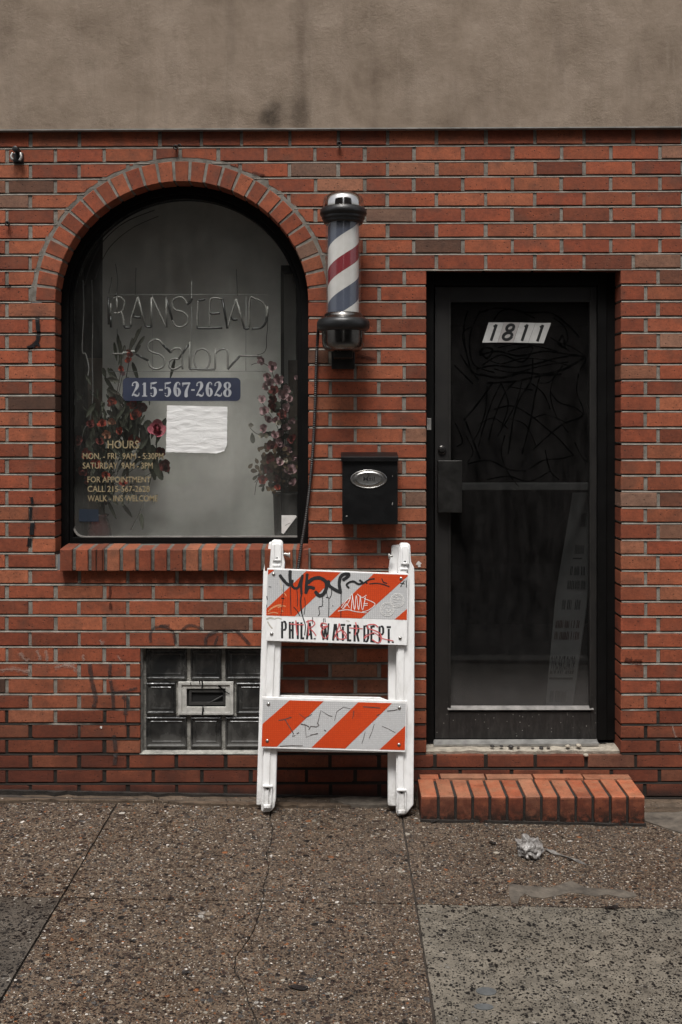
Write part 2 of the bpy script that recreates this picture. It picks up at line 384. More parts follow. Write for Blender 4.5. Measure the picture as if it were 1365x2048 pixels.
def spans(r):
    """(x0, x1, breaks, jamb_left, jamb_right) pieces of brickwork in row r (row 0 is the top row)"""
    odd = r % 2
    left = series(14 if odd else 61, 97.6, LO, HI); ab = series(711 if odd else 661, 97.6, LO, HI)
    s1 = series(730 if odd else 677, 98.4, LO, HI); rd = series(1317 if odd else 1292, 98.4, LO, HI)
    if r == 0: return [(LO, HI, [x for x in left if x < 250] + [320, 402.6, 483.6, 580.5] + [x for x in s1 if x > 660], 0, 0)]
    if r == 1: return [(LO, HI, [x for x in left if x < 220] + [310, 360, 437, 532, 630] + [x for x in s1 if x > 700], 0, 0)]
    if r <= 8: return [(LO, 364, left, 0, 0), (364, HI, s1, 0, 0)]
    right = (DR, HI, rd, 1, 0)
    if r <= 10: return [(LO, 364, left, 0, 0), (364, DL, ab, 0, 1), right]
    if r <= 26: return [(LO, WL, left, 0, 1), (WR, DL, ab, 1, 1), right]
    if r == 27: return [(LO, 115, left, 0, 0), (622, DL, ab, 0, 1), right]
    mid = [x for x in left if x < 545] + [x for x in ab if x > 590]
    if r <= 32: return [(LO, DL, mid, 0, 1), right]
    if r <= 39: return [(LO, GL, left, 0, 1), (GR, DL, ab, 1, 1), right]
    dr = {40: [871, 972, 1071, 1172.5, 1272, 1370], 41: [921, 1023.5, 1124, 1223, 1319, 1417]}.get(r, [890, 990, 1090, 1190, 1290, 1390])
    return [(LO, HI, [x for x in mid if x < 800] + dr + series(dr[-1], 98.4, dr[-1] + 10, HI), 0, 0)]
def arc_z(x, a, b):
    u = (x - ACX) / a
    return AZC + b * math.sqrt(max(0, 1 - u * u)) if abs(u) < 1 else -9
random.seed(33)
def rtint(r):
    q = random.random() if r != 50 else random.uniform(.1, 1)
    if q < .035: h = random.uniform(.02, .13)
    elif q < .125: h = random.uniform(.87, 1)
    else: h = random.triangular(.14, .90, .62) if random.random() < .6 else random.uniform(.16, .88)
    return (h, random.uniform(.78, 1.18), random.random(), 1)
bk = MB()
def add_brick(mb, loop, y=0.0, depth=.02, bev=.0022, jit=.0009):
    n = len(loop); cx = sum(p[0] for p in loop) / n; cz = sum(p[1] for p in loop) / n
    yy = y + random.uniform(-jit, jit); sl = random.uniform(-.006, .006); sl2 = random.uniform(-.02, .02)
    def ins(p, d):
        dx = p[0] - cx; dz = p[1] - cz
        return (cx + dx * max(.2, 1 - d / max(abs(dx), .01)) if abs(dx) > .004 else p[0], cz + dz * max(.2, 1 - d / max(abs(dz), .006)) if abs(dz) > .003 else p[1])
    def fy(x, z): return yy + sl * (x - cx) + sl2 * (z - cz)
    fr = [ins(p, bev) for p in loop]
    f = [(a, fy(a, b), b) for a, b in fr]; mid = [(a, fy(a, b) + bev, b) for a, b in loop]; bk_ = [(a, y + depth, b) for a, b in loop]
    vs = f + mid + bk_; fs = [tuple(range(n))]
    for i in range(n):
        j = (i + 1) % n; fs += [(i, i + n, j + n, j), (i + n, i + 2*n, j + 2*n, j + n)]
    mb.add(vs, fs)
def jz(): return random.uniform(-.0012, .0012)
for r in range(NR):
    for (a, b, br, jl, jr) in spans(r):
        pts = [a] + [x for x in br if a + 12 < x < b - 12] + [b]
        for i in range(len(pts) - 1):
            p0, p1 = pts[i], pts[i+1]
            hj = 3.5
            x0 = wx(p0 + (0 if (i == 0 and (jl or p0 > LO)) else hj + random.uniform(-.8, .8))); x1 = wx(p1 - (0 if (i == len(pts) - 2 and jr) else hj + random.uniform(-.8, .8)))
            if a == 364 and i == 0: x0 = wx(364)
            if b == 364 and i == len(pts) - 2: x1 = wx(364)
            zt = rowz(r, (p0+p1)/2) - BJ * .72 + jz(); zb = rowz(r+1, (p0+p1)/2) + BJ * .98 + jz()
            if r == 0: zt += .02
            bk.col = rtint(r)
            depth = .022
            if (jl and i == 0) or (jr and i == len(pts) - 2): depth = .118
            if r == 8 and p1 > DL and p0 < DR: depth = .118; zb = rowz(r+1, 1048) + .001 if p0 > DL - 30 else zb
            if r == 32 and p1 > GL and p0 < GR: depth = .05
            if r == 33 and False: pass
            k = random.uniform(-.0008, .0008)
            if 1 <= r <= 10 and (x0 < ACX + A_OUT + .03 and x1 > ACX - A_OUT - .03):
                ao, bo = A_OUT + .017, B_OUT + .017
                n = max(2, int((x1 - x0) / .004)); xs = [x0 + (x1 - x0) * q / n for q in range(n + 1)]
                cur = []; groups = []
                for x in xs:
                    lb = max(zb, arc_z(x, ao, bo))
                    if lb < zt - .006: cur.append((x, lb))
                    elif cur: groups.append(cur); cur = []
                if cur: groups.append(cur)
                for gpts in groups:
                    if len(gpts) < 4: continue
                    loop = gpts + [(gpts[-1][0], zt), (gpts[0][0], zt)]
                    # thin out the straight runs
                    lean = [loop[0]]
                    for q in range(1, len(loop) - 1):
                        u = Vector(loop[q]) - Vector(lean[-1]); v = Vector(loop[q+1]) - Vector(loop[q])
                        if u.length > 1e-6 and v.length > 1e-6 and abs(u.normalized().cross(v.normalized()) if False else (u.x*v.y-u.y*v.x)/(u.length*v.length)) > .01: lean.append(loop[q])
                    lean.append(loop[-1])
                    add_brick(bk, lean, 0, depth)
            else:
                lp = [(x0, zb + k), (x1, zb - k), (x1, zt + random.uniform(-.0006, .0006)), (x0, zt)]
                if random.random() < .10 and depth < .1:          # a knocked corner
                    ci = random.randrange(4); q = lp[ci]; sx = 1 if ci in (0, 3) else -1; sz = 1 if ci < 2 else -1
                    a_, b_ = random.uniform(.004, .016), random.uniform(.003, .008); c1 = (q[0] + sx * a_, q[1]); c2 = (q[0], q[1] + sz * b_)
                    lp[ci:ci+1] = [c2, c1] if ci in (0, 2) else [c1, c2]
                add_brick(bk, lp, 0, depth)
# arch ring of brick on edge
NV = 27
for i in range(NV):
    t0 = math.pi * (i + .09) / NV; t1 = math.pi * (i + .91) / NV
    lp = []
    for (a, b, tt) in ((AHW, AB, (t0, t1)), (A_OUT, B_OUT, (t1, t0))):
        for q in range(4):
            t = tt[0] + (tt[1] - tt[0]) * q / 3; lp.append((ACX + a * math.cos(t), AZC + b * math.sin(t)))
    # keep the joint width even towards the inside
    bk.col = rtint(50); add_brick(bk, list(reversed(lp)), random.uniform(-.001, .001), .118)
WALL = bk.build('brick_wall', M['brick'], BLD)

# mortar: each row a recessed face between its bricks plus a weathered (sloping) bed joint under it
mo = MB()
def cols(a, b, step=14):
    n = max(1, int((b - a) / step)); return [a + (b - a) * i / n for i in range(n + 1)]
for r in range(NR):
    for (a, b, br, jl, jr) in spans(r):
        xs = cols(a + (1.8 if jl else 0), b - (1.8 if jr else 0), 14 if r > 10 else 5)
        prev = None
        for px in xs:
            x = wx(px); nz = noise.noise(Vector((x * 9, r * 3.1, 0))) * .0016; n2 = noise.noise(Vector((x * 23, r * 5.7, 4))) * .0013
            zt = rowz(r, px) - BJ * .72; zb = rowz(r+1, px) + BJ * .98; zn = rowz(r+1, px) - BJ * .72
            ok = True
            if 1 <= r <= 10 and abs(x - ACX) < A_OUT + .012 and zb < arc_z(x, A_OUT + .012, B_OUT + .012): ok = False
            cur = [(x, .0035 + n2, zt), (x, .0035 + n2, zb - .001), (x, .0105 + n2, zb - .0012), (x, .0024 + n2 * .6, zb - .0058 + nz), (x, -.0006 + n2 * .5, zn + .0012 + nz * .4), (x, .0035 + n2, zn - .001)] if ok else None
            if not ok:
                az = arc_z(x, A_OUT + .012, B_OUT + .012)
                if zt > az + .002: cur = [(x, .0035 + n2, zt)] + [(x, .0035 + n2, az + (zt - az) * q / 5) for q in (4, 3, 2, 1, 0)]
            if r == 38 and a == DR: pass
            if prev and cur:
                k = len(cur); mo.add(prev + cur, [(q, q+1, k+q+1, k+q) for q in range(k - 1)])
            prev = cur
        for px, side, fl in ((a, 1, jl), (b, -1, jr)):        # the reveal's own joint faces
            if fl:
                x = wx(px + side * 1.6); zt = rowz(r, px) + .002; zn = rowz(r+1, px) - .012
                mo.quad((x, .002, zt), (x, .002, zn), (x, .118, zn), (x, .118, zt))
NA = 120
ring = [[], [], [], []]
for i in range(NA + 1):
    t = math.pi * i / NA; c, s_ = math.cos(t), math.sin(t); n2 = noise.noise(Vector((t * 9, 0, 2))) * .0015
    for q, (a, b, y) in enumerate(((AHW + .005, AB + .005, .118), (AHW + .005, AB + .005, .0035), (A_OUT - .002, B_OUT - .002, .003 + n2), (A_OUT + .024, B_OUT + .024, .0005 + n2))):
        ring[q].append((ACX + a * c, y, AZC + b * s_))
for q in range(3):
    mo.add(ring[q] + ring[q+1], [(i, i+1, NA+2+i, NA+1+i) for i in range(NA)])
for (a0, b0, a1, b1, y0, y1) in ((A_OUT + .02, B_OUT + .02, A_OUT + .03, B_OUT + .03, .0008, .03), (A_OUT - .02, B_OUT - .02, A_OUT + .38, B_OUT + .16, .03, .03)):
    mo.add([(ACX + (a0 if q == 0 else a1) * math.cos(math.pi * i / NA), y0 if q == 0 else y1, AZC + (b0 if q == 0 else b1) * math.sin(math.pi * i / NA)) for q in (0, 1) for i in range(NA + 1)], [(i, i+1, NA+2+i, NA+1+i) for i in range(NA)])
# shadowed backing so nothing shows through the joints
yb = .03
for (x0, z0, x1, z1) in ((LO, 250, HI, 300), (LO, 300, 60, 1640), (662, 300, HI, 539), (622, 530, DL - 2, 1640), (60, 604, WL - 2, 1140), (60, 1142, GL - 2, 1640), (GL - 2, 1142, DL - 2, 1293), (GR + 2, 1290, 640, 1640), (GL - 2, 1510, GR + 2, 1640), (DR + 2, 530, HI, 1640), (DL - 2, 1510, DR + 2, 1640)):
    mo.quad((wx(x0), yb, wz(z1)), (wx(x1), yb, wz(z1)), (wx(x1), yb, wz(z0)), (wx(x0), yb, wz(z0)))
mo.recalc = False
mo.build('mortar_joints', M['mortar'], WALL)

def wall_y(x, z):
    px = x * S + CX
    for r in range(NR):
        zt = rowz(r, px)
        if zt >= z > rowz(r+1, px):
            if z > zt - BJ * .72: return .0005
            if z < rowz(r+1, px) + BJ * .98: return .004
            for (a, b, br, jl, jr) in spans(r):
                if a <= px <= b:
                    for q in br:
                        if abs(px - q) < 4: return .001
            return -.0024
    return -.0024

# stucco band above with its drip edge
st = MB()
x0, x1 = wx(LO), wx(HI)
def stz(px): return wz(263 - 6 * px / 1365)
nx, nz_ = 120, 60; grid = []
for j in range(nz_ + 1):
    for i in range(nx + 1):
        x = x0 + (x1 - x0) * i / nx; zb = stz(x * S + CX); z = zb + (5.4 - zb) * (j / nz_) ** 1.4
        y = -.026 + noise.noise(Vector((x * 1.7, z * 1.7, 3))) * .006 + noise.noise(Vector((x * 5, z * 4, 7))) * .0022
        grid.append((x, y, z))
st.add(grid, [(j*(nx+1)+i, j*(nx+1)+i+1, (j+1)*(nx+1)+i+1, (j+1)*(nx+1)+i) for j in range(nz_) for i in range(nx)], True)
st.add([(x0, -.026, stz(LO)), (x1, -.026, stz(HI)), (x1, .06, stz(HI)), (x0, .06, stz(LO))], [(0, 1, 2, 3)])
st.recalc = False
st.build('stucco_wall', M['stucco'], BLD)
fl = MB()
for (ya, yb_, dz0, dz1) in ((-.030, .03, -.004, .001),):
    a, b = stz(LO), stz(HI)
    fl.prism([(x0, ya, a + dz0), (x1, ya, b + dz0), (x1, ya, b + dz1), (x0, ya, a + dz1)], [(x0, yb_, a + dz0), (x1, yb_, b + dz0), (x1, yb_, b + dz1), (x0, yb_, a + dz1)])
fl.build('drip_edge', M['gasket'], BLD)

# brick-on-edge window sill
sl = MB(); e = [118 + 31.5 * i for i in range(17)]
random.seed(21)
for i in range(16):
    q0, q1 = e[i] + 2.2, e[i+1] + 2.2 - 7
    if i == 2: pieces = [(q0, q0 + 9), (q0 + 10.5, q0 + 22), (q0 + 23.5, q1)]
    else: pieces = [(q0, q1)]
    sl.col = (random.choice((.18, .3, .45, .6, .75, .88)), random.uniform(.7, 1.05), random.random(), 1)
    for (u0, u1) in pieces:
        s_ = S * D / (D - .04); X0 = (u0 - CX) / s_; X1 = (u1 - CX) / s_; zt = HC - (1099 - HZ) / s_; zb = HC - (1142.5 - HZ) / s_
        yf = -.04 + random.uniform(-.002, .002); zt += random.uniform(-.001, .001); b = .003
        sl.prism([(X0+b, yf, zb+b), (X1-b, yf, zb+b), (X1-b, yf, zt-b), (X0+b, yf, zt-b)], [(X0, yf+b, zb), (X1, yf+b, zb), (X1, yf+b, zt), (X0, yf+b, zt)], False)
        sl.add([(X0, yf+b, zb), (X1, yf+b, zb), (X1, yf+b, zt), (X0, yf+b, zt), (X0, .13, zb), (X1, .13, zb), (X1, .13, zt+.012), (X0, .13, zt+.012)], [(0,1,5,4),(1,2,6,5),(2,3,7,6),(3,0,4,7)])
SILL = sl.build('window_sill', M['brick'], BLD)
ms = MB(); s_ = S * D / (D - .04); X0 = (120 - CX) / s_; X1 = (621 - CX) / s_; zt = HC - (1099 - HZ) / s_; zb = HC - (1141 - HZ) / s_
ms.add([(X0, -.029, zb), (X1, -.029, zb), (X1, -.029, zt - .001), (X0, -.029, zt - .001), (X0, .125, zt + .011), (X1, .125, zt + .011), (X0, .06, zb), (X1, .06, zb)], [(0,1,2,3), (3,2,5,4), (1,0,6,7)])
ms.build('sill_mortar', simple('sill_mortar', (.105, .096, .083), .95, 0, .4, 40, .003), SILL)
# ---------------------------------------------------------------- arched window
def arch_loop(ins, zbot, y, n=48):
    out = [(ACX - AHW + ins, y, zbot)]
    for i in range(n + 1):
        t = math.pi * (1 - i / n); out.append((ACX + (AHW - ins) * math.cos(t), y, AZC + (AB - ins) * math.sin(t)))
    out.append((ACX + AHW - ins, y, zbot)); return out
def arch_frame(mb, o, i, zo, zi, yf, yb):
    A = arch_loop(o, zo, yf); B = arch_loop(i, zi, yf); C = arch_loop(i, zi, yb); Dd = arch_loop(o, zo, yb); n = len(A)
    mb.add(A + B + C + Dd, [f for k in range(n) for f in ((k, (k+1) % n, n + (k+1) % n, n + k), (n+k, n+(k+1) % n, 2*n+(k+1) % n, 2*n+k), (2*n+k, 2*n+(k+1) % n, 3*n+(k+1) % n, 3*n+k), (3*n+k, 3*n+(k+1) % n, (k+1) % n, k))])
ZS = P(0, 1096, .1).z
WIN = hole('arched_window', BLD)
fr = MB(); arch_frame(fr, -.004, .034, ZS - .004, ZS + .022, .098, .17); arch_frame(fr, .034, .052, ZS + .022, ZS + .047, .110, .17)
fr.build('frame', M['black_metal'], WIN, .002)
# rounded gasket round the glass
def glass_loop(ins, y, rad=.045):
    x0 = ACX - AHW + .052 + ins; x1 = ACX + AHW - .052 - ins; z0 = ZS + .047 + ins
    lp = [(x0 + rad - rad * math.cos(a), y, z0 + rad - rad * math.sin(a)) for a in [R(90 * q / 6) for q in range(7)]]
    lp = [(x0 + rad * (1 - math.sin(R(90 * q / 6))), y, z0 + rad * (1 - math.cos(R(90 * q / 6)))) for q in range(6, -1, -1)]
    lp += [(x1 - rad * (1 - math.sin(R(90 * q / 6))), y, z0 + rad * (1 - math.cos(R(90 * q / 6)))) for q in range(6, -1, -1)][::1] if False else [(x1, y, z0)]
    a = AHW - .052 - ins; b = AB - .052 - ins
    lp += [(ACX + a * math.cos(math.pi * q / 48), y, AZC + b * math.sin(math.pi * q / 48)) for q in range(49)]
    return lp
ga = MB(); n = 13
lo = [(ACX - AHW + .053, ZS + .085), *[(p[0], p[2]) for p in glass_loop(-.001, 0)[:7]], (ACX + AHW - .053, ZS + .046)]
li = [(ACX - AHW + .0555, ZS + .085), *[(p[0], p[2]) for p in glass_loop(.0045, 0)[:7]], (ACX + AHW - .053, ZS + .0535)]
n = len(lo); ga.add([(x, .1135, z) for x, z in lo] + [(x, .1135, z) for x, z in li] + [(x, .124, z) for x, z in li], [f for k in range(n - 1) for f in ((k, k+1, n+k+1, n+k), (n+k, n+k+1, 2*n+k+1, 2*n+k))])
ga.build('gasket', M['gasket'], WIN)
YG = .122
M['winglass'] = glass_mat('window_glass', .022, (.95, .96, .95), (.42, .41, .385), 0, (ZS + .05, ZS + .30, .30, .04), 1.0, ((430, 850, .24, .50, .135), (340, 1005, .26, .11, .11), (480, 960, .20, .20, .06)))
gp = MB(); A = glass_loop(.002, YG); B = glass_loop(.002, YG + .006); gp.prism(A, B)
gp.build('pane', M['winglass'], WIN)

# the display box behind the glass
M['backing'] = simple('pale_backing_sheet', (.58, .565, .53), .8, 0, .20, 4)
M['boxwall'] = simple('dark_display_wall', (.020, .018, .017), .9)
M['wood'] = simple('brown_board', (.085, .058, .040), .8, 0, .3, 14)
box = MB(); bx0, bx1, bz0, bz1, by0, by1 = wx(90), wx(640), ZS - .02, wz(340), .172, .70
box.quad((bx0, by0, bz0), (bx1, by0, bz0), (bx1, by1, bz0), (bx0, by1, bz0))
box.quad((bx0, by0, bz1), (bx0, by1, bz1), (bx1, by1, bz1), (bx1, by0, bz1))
box.quad((bx0, by0, bz0), (bx0, by1, bz0), (bx0, by1, bz1), (bx0, by0, bz1))
box.quad((bx1, by0, bz0), (bx1, by0, bz1), (bx1, by1, bz1), (bx1, by1, bz0))
box.quad((bx0, by1, bz0), (bx1, by1, bz0), (bx1, by1, bz1), (bx0, by1, bz1))
box.recalc = False
box.build('display_box', M['boxwall'], WIN)
# pale sheet hanging behind the neon, softly buckled
sh = MB(); yS = .42; NXs, NZs = 60, 60; g = []
for j in range(NZs + 1):
    for i in range(NXs + 1):
        px = 206 + 386 * i / NXs; py = 395 + 690 * j / NZs
        p = P(px, py, yS); u = i / NXs
        p.y += .012 * math.sin(u * 7.1) + noise.noise(Vector((p.x * 4, 0, p.z * 2))) * .02 + (.02 * abs(math.sin(u * math.pi * 3)))
        g.append(p)
sh.add(g, [(j*(NXs+1)+i, (j+1)*(NXs+1)+i, (j+1)*(NXs+1)+i+1, j*(NXs+1)+i+1) for j in range(NZs) for i in range(NXs)], True); sh.recalc = False
tag(sh.build('backing_sheet', M['backing']), 'pale grey sheet hanging behind the neon sign inside the arched window', 'sheet')
for (a, b, t, bt, lab) in ((176, 209, 716, 1085, 'brown upright board behind the glass at left end of the display'), (577, 600, 720, 1085, 'brown upright board behind the glass at right end of the display')):
    q = MB(); p0 = P(a, bt, .42); p1 = P(b, t, .42); q.box((p0.x, .42, bz0 + .001), (p1.x, .45, p1.z))
    tag(q.build('wooden_board', M['wood'], None, .002), lab, 'board', 'boards inside the arched window')

# ---------------------------------------------------------------- glass block basement window
GB = hole('glass_block_window', BLD)
def gblock_mat():
    t = NT('glass_block'); z = t.xyz()[2]
    d = t.math('MULTIPLY', t.rng(t.noise(9, 5, .6, t.scale(t.geo(), (1.6, 1, 1))), .45, .8, 0, .4), 1.0)
    d = t.math('ADD', d, t.rng(t.math('ADD', z, t.math('MULTIPLY', t.noise(20, 4, .6), .06)), wz(1500) + .03, wz(1500) + .1, .42, 0, True))
    c = t.mix(d, (.014, .0145, .0145), (.165, .16, .148))
    nm = t.bump(t.noise(14, 3, .5), .01, .5)
    return t.done(t.pbr(c, t.rng(d, 0, .5, .12, .55), 0, nm, .5))
M['gblock'] = gblock_mat(); M['gframe'] = simple('grubby_white_aluminium', (.42, .41, .38), .5, 0, .3, 30)
M['gmortar'] = simple('grey_block_mortar', (.26, .25, .225), .95, 0, .5, 30, .003)
yB = .036
gm = MB()
gm.quad(P(GL-1, 1509, yB + .012), P(GR+1, 1509, yB + .012), P(GR+1, 1288, yB + .012), P(GL-1, 1288, yB + .012))
a, b, c, d = P(GL-1, 1508, 0), P(GR+1, 1508, 0), P(GR+1, 1500, yB), P(GL-1, 1500, yB)
gm.add([a + Vector((0, -.003, 0)), b + Vector((0, -.003, 0)), c, d], [(0, 1, 2, 3)])
gm.add([P(GL+1, 1508, .001), P(GL+1, 1294, .001), P(GL+6, 1294, yB), P(GL+6, 1508, yB)], [(0, 1, 2, 3)])
gm.recalc = False
gm.build('block_mortar', M['gmortar'], GB)
def gblock(x0, y0, x1, y1):
    m = MB(); y = yB
    def L(i, yy): return [P(x0+i, y1-i, 0) + Vector((0, yy, 0)), P(x1-i, y1-i, 0) + Vector((0, yy, 0)), P(x1-i, y0+i, 0) + Vector((0, yy, 0)), P(x0+i, y0+i, 0) + Vector((0, yy, 0))]
    loops = [L(0, y + .011), L(.4, y - .001), L(2.2, y - .005), L(3.4, y - .005), L(5, y + .0025), L(9, y + .0025), L(10, y + .001), L(11, y + .001), L(13, y + .003)]
    vs = [p for l in loops for p in l]; fs = []
    for k in range(len(loops) - 1):
        for i in range(4): fs.append((4*k+i, 4*k+(i+1) % 4, 4*k+4+(i+1) % 4, 4*k+4+i))
    fs.append(tuple(range(len(vs) - 4, len(vs)))); m.add(vs, fs, False)
    return m.build('glass_block', M['gblock'], GB, .0012)
for q in ((289,1300,371.5,1363), (379,1300,441.5,1363), (449,1300,532,1363), (289,1369,349.5,1432.5), (471,1369,532,1432.5), (289,1438,371.5,1499.5), (379,1438,441.5,1499.5), (449,1438,532,1499.5)): gblock(*q)
vt = MB()
def ringbox(mb, o, i, yf, yb_):      # px rect ring
    def L(r, y): return [P(r[0], r[3], 0) + Vector((0, y, 0)), P(r[2], r[3], 0) + Vector((0, y, 0)), P(r[2], r[1], 0) + Vector((0, y, 0)), P(r[0], r[1], 0) + Vector((0, y, 0))]
    ls = [L(o, yb_), L(o, yf), L(i, yf), L(i, yb_)]; vs = [p for l in ls for p in l]
    mb.add(vs, [(4*k+q, 4*k+(q+1) % 4, (4*k+4) % 16+(q+1) % 4, (4*k+4) % 16+q) for k in range(4) for q in range(4)])
ringbox(vt, (355, 1367, 466, 1433), (362, 1373, 459, 1427.5), yB - .010, yB + .01)
ringbox(vt, (362, 1373, 459, 1427.5), (371.5, 1381, 450, 1418), yB - .004, yB + .012)
vt.build('vent_frame', M['gframe'], GB, .0015)
vs_ = MB(); vs_.recalc = False
for w_, pts in ((3.2, [(403, 1364), (404, 1372), (403, 1379)]), (2.2, [(398, 1365), (399, 1371)]), (3.4, [(436, 1374), (444, 1381), (450, 1388)]), (2.0, [(450, 1386), (458, 1391)]), (1.6, [(380, 1368), (381, 1374)]), (3.6, [(405, 1418), (405, 1424), (404, 1432)])):
    vs_ = MB(); vs_.recalc = False; vs_.ribbon(pts, w_, lambda x, y, o: P(x, y, 0) + Vector((0, o, 0)), yB - .0106); vs_.build('paint_drip', M['black_metal'], GB)
vi = MB(); vi.quad(P(371, 1418.5, yB + .011), P(451, 1418.5, yB + .011), P(451, 1380, yB + .011), P(371, 1380, yB + .011)); vi.build('vent_opening', M['interior'], GB)
vf = MB()
ringbox(vf, (376, 1384, 449, 1414.5), (381, 1389, 445, 1409), yB + .002, yB + .0105)
a, b = P(404, 1414, yB + .004), P(446, 1391, yB + .004)
vf.tube([a, b], .003, 6); vf.build('vent_flap', simple('dark_vent_flap', (.035, .034, .032), .5), GB)

# ---------------------------------------------------------------- door
DOOR = hole('entrance_door', BLD)
yF, yD, yGl = .085, .105, .122
fm = MB()
zt = wz(538) + .02; zb = P(0, 1484, .1).z
def bxp(mb, px0, py0, px1, py1, y0, y1):           # box whose front face matches the px rectangle at depth y0
    a = P(px0, py1, y0); b = P(px1, py0, y0); mb.box((a.x, y0, a.z), (b.x, y1, b.z))
bxp(fm, 846, 520, 868, 1484, yF, .2)
bxp(fm, 868.1, 520, 1198, 571, yF + .001, .2)
bxp(fm, 1196, 520, 1214, 1480, yF - .002, .2); bxp(fm, 1214.1, 520, 1256, 1480, yF + .012, .2)
fm.build('door_frame', M['black_metal'], DOOR, .002)
dl = MB(); bxp(dl, 870.5, 573, 899, 1477.5, yD, yD + .045); bxp(dl, 1182.5, 573, 1194, 1477.5, yD, yD + .045)
bxp(dl, 899.1, 573, 1182.4, 601, yD + .0005, yD + .0445); bxp(dl, 899.1, 1424, 1182.4, 1477.5, yD + .0005, yD + .0445)
LEAF = None
def door_rail():
    t = NT('dusty_bronze_rail'); z = t.xyz()[2]
    base = t.mix(t.rng(t.noise(9, 4, .6), .3, .7, 0, 1), (.013, .012, .0115), (.023, .021, .0195))
    v = t.vor(70); sp = t.math('MULTIPLY', t.rng(v['Distance'], .10, .22, 1, 0), t.rng(t.n('SeparateColor', {0: v['Color']}).outputs[0], .70, .74, 0, 1))
    lowm = t.rng(t.math('ADD', z, t.math('MULTIPLY', t.noise(7, 4), .25)), wz(1440), wz(1290), 1, 0, True)
    dust = t.math('ADD', t.math('MULTIPLY', sp, lowm), t.math('MULTIPLY', t.rng(t.noise(30, 5, .7, t.scale(t.geo(), (2, 1, .6))), .45, .80, 0, .14), lowm))
    c = t.mix(t.math('MINIMUM', dust, 1.0), base, (.26, .25, .235))
    return t.done(t.pbr(c, .5, .25, None, .5))
M['rail'] = door_rail()
dl.build('door_leaf', M['rail'], DOOR, .0015)
bd = MB()
for q in ((899, 601, 902, 1416), (1180, 601, 1183, 1416), (902, 601, 1180, 603.5)): bxp(bd, *q, yD - .004, yD + .02)
bd.build('glazing_bead', M['bronze_edge'], DOOR)
bd = MB(); a = P(896, 1413.5, yD - .008); b = P(1188, 1419.5, yD - .008); bd.add([(a.x, yD - .010, b.z), (b.x, yD - .010, b.z), (b.x, yD + .012, a.z), (a.x, yD + .012, a.z), (a.x, yD + .012, b.z - .008), (b.x, yD + .012, b.z - .008)], [(0, 1, 2, 3), (0, 4, 5, 1)])
bd.build('bottom_bead', simple('dusty_bead', (.17, .16, .15), .6, .2, .4, 25), DOOR)
M['doorglass'] = glass_mat('dusty_door_glass', .020, (.62, .63, .63), (.30, .28, .27), .4, (wz(1425), wz(1330), .08, .11), 1.1)
gg = MB(); bxp(gg, 895, 598, 1187, 1424, yGl, yGl + .006); gg.build('glass', M['doorglass'], DOOR)
mr = MB(); bxp(mr, 921, 966, 1183, 980, yGl + .012, yGl + .05); mr.build('push_bar', simple('grey_bar', (.16, .155, .15), .5, .3, .2, 20), DOOR, .002)
pp = MB(); y0 = yD - .05
bxp(pp, 876.5, 921, 924.5, 1025, y0, y0 + .006); bxp(pp, 876.5, 921.3, 879.0, 1024.7, y0 + .0061, yD)
pp.build('push_plate', M['push'], DOOR, .002)
lk = MB(); c = P(884.5, 900, yD)
def disc_y(mb, c, prof, n=28):       # lathe about the Y axis, prof = (radius, y offset)
    vs = []; fs = []
    for r_, y in prof:
        for k in range(n):
            a = 2 * math.pi * k / n; vs.append((c[0] + r_ * math.cos(a), c[1] + y, c[2] + r_ * math.sin(a)))
    for i in range(len(prof) - 1):
        for k in range(n): fs.append((i*n+k, i*n+(k+1) % n, (i+1)*n+(k+1) % n, (i+1)*n+k))
    fs.append(tuple(range((len(prof)-1)*n, len(prof)*n))); mb.add(vs, fs, True)
disc_y(lk, c, [(.0195, .002), (.0195, -.006), (.0165, -.009), (.0155, -.007)]); lk.build('lock_collar', M['chrome_dull'], DOOR)
lk = MB(); disc_y(lk, c, [(.0152, -.006), (.0145, -.0105), (.008, -.011)]); lk.box((c.x - .0012, c.y - .0125, c.z - .006), (c.x + .0012, c.y - .0112, c.z + .006)); lk.build('lock_cylinder', M['bronze'], DOOR)
th = MB(); a = P(868, 1489, .062); b = P(1194, 1480.5, .1)
th.add([(a.x, .062, a.z), (b.x, .062, a.z + .004), (b.x, .10, a.z + .013), (a.x, .10, a.z + .011), (a.x, .062, a.z - .008), (b.x, .062, a.z - .006)], [(0, 1, 2, 3), (0, 4, 5, 1)])
th.build('threshold', M['alu'], DOOR)
# cracked cement under the threshold
ce = MB(); n = 90; vs = []
for i in range(n + 1):
    px = 848 + 398 * i / n; nn = noise.noise(Vector((i * .21, 2, 0))); n2 = noise.noise(Vector((i * .07, 5, 1)))
    nf = .010 + .016 * max(0, n2 + .25 * nn + .1)
    x = wx(px); zf = rowz(39 + 1, px) - .004
    zf2 = zf + .012 + .004 * nn
    vs += [(x, nf + .004, zf - .004), (x, nf + .002, zf2), (x, nf + .035, zf2 + .004 + .003 * n2), (x, .11, P(px, 1487, .1).z)]
ce.add(vs, [(4*i+q, 4*i+4+q, 4*i+5+q, 4*i+1+q) for i in range(n) for q in range(3)], False); ce.recalc = False
CE = ce.build('cement_bed', M['sill'], DOOR)
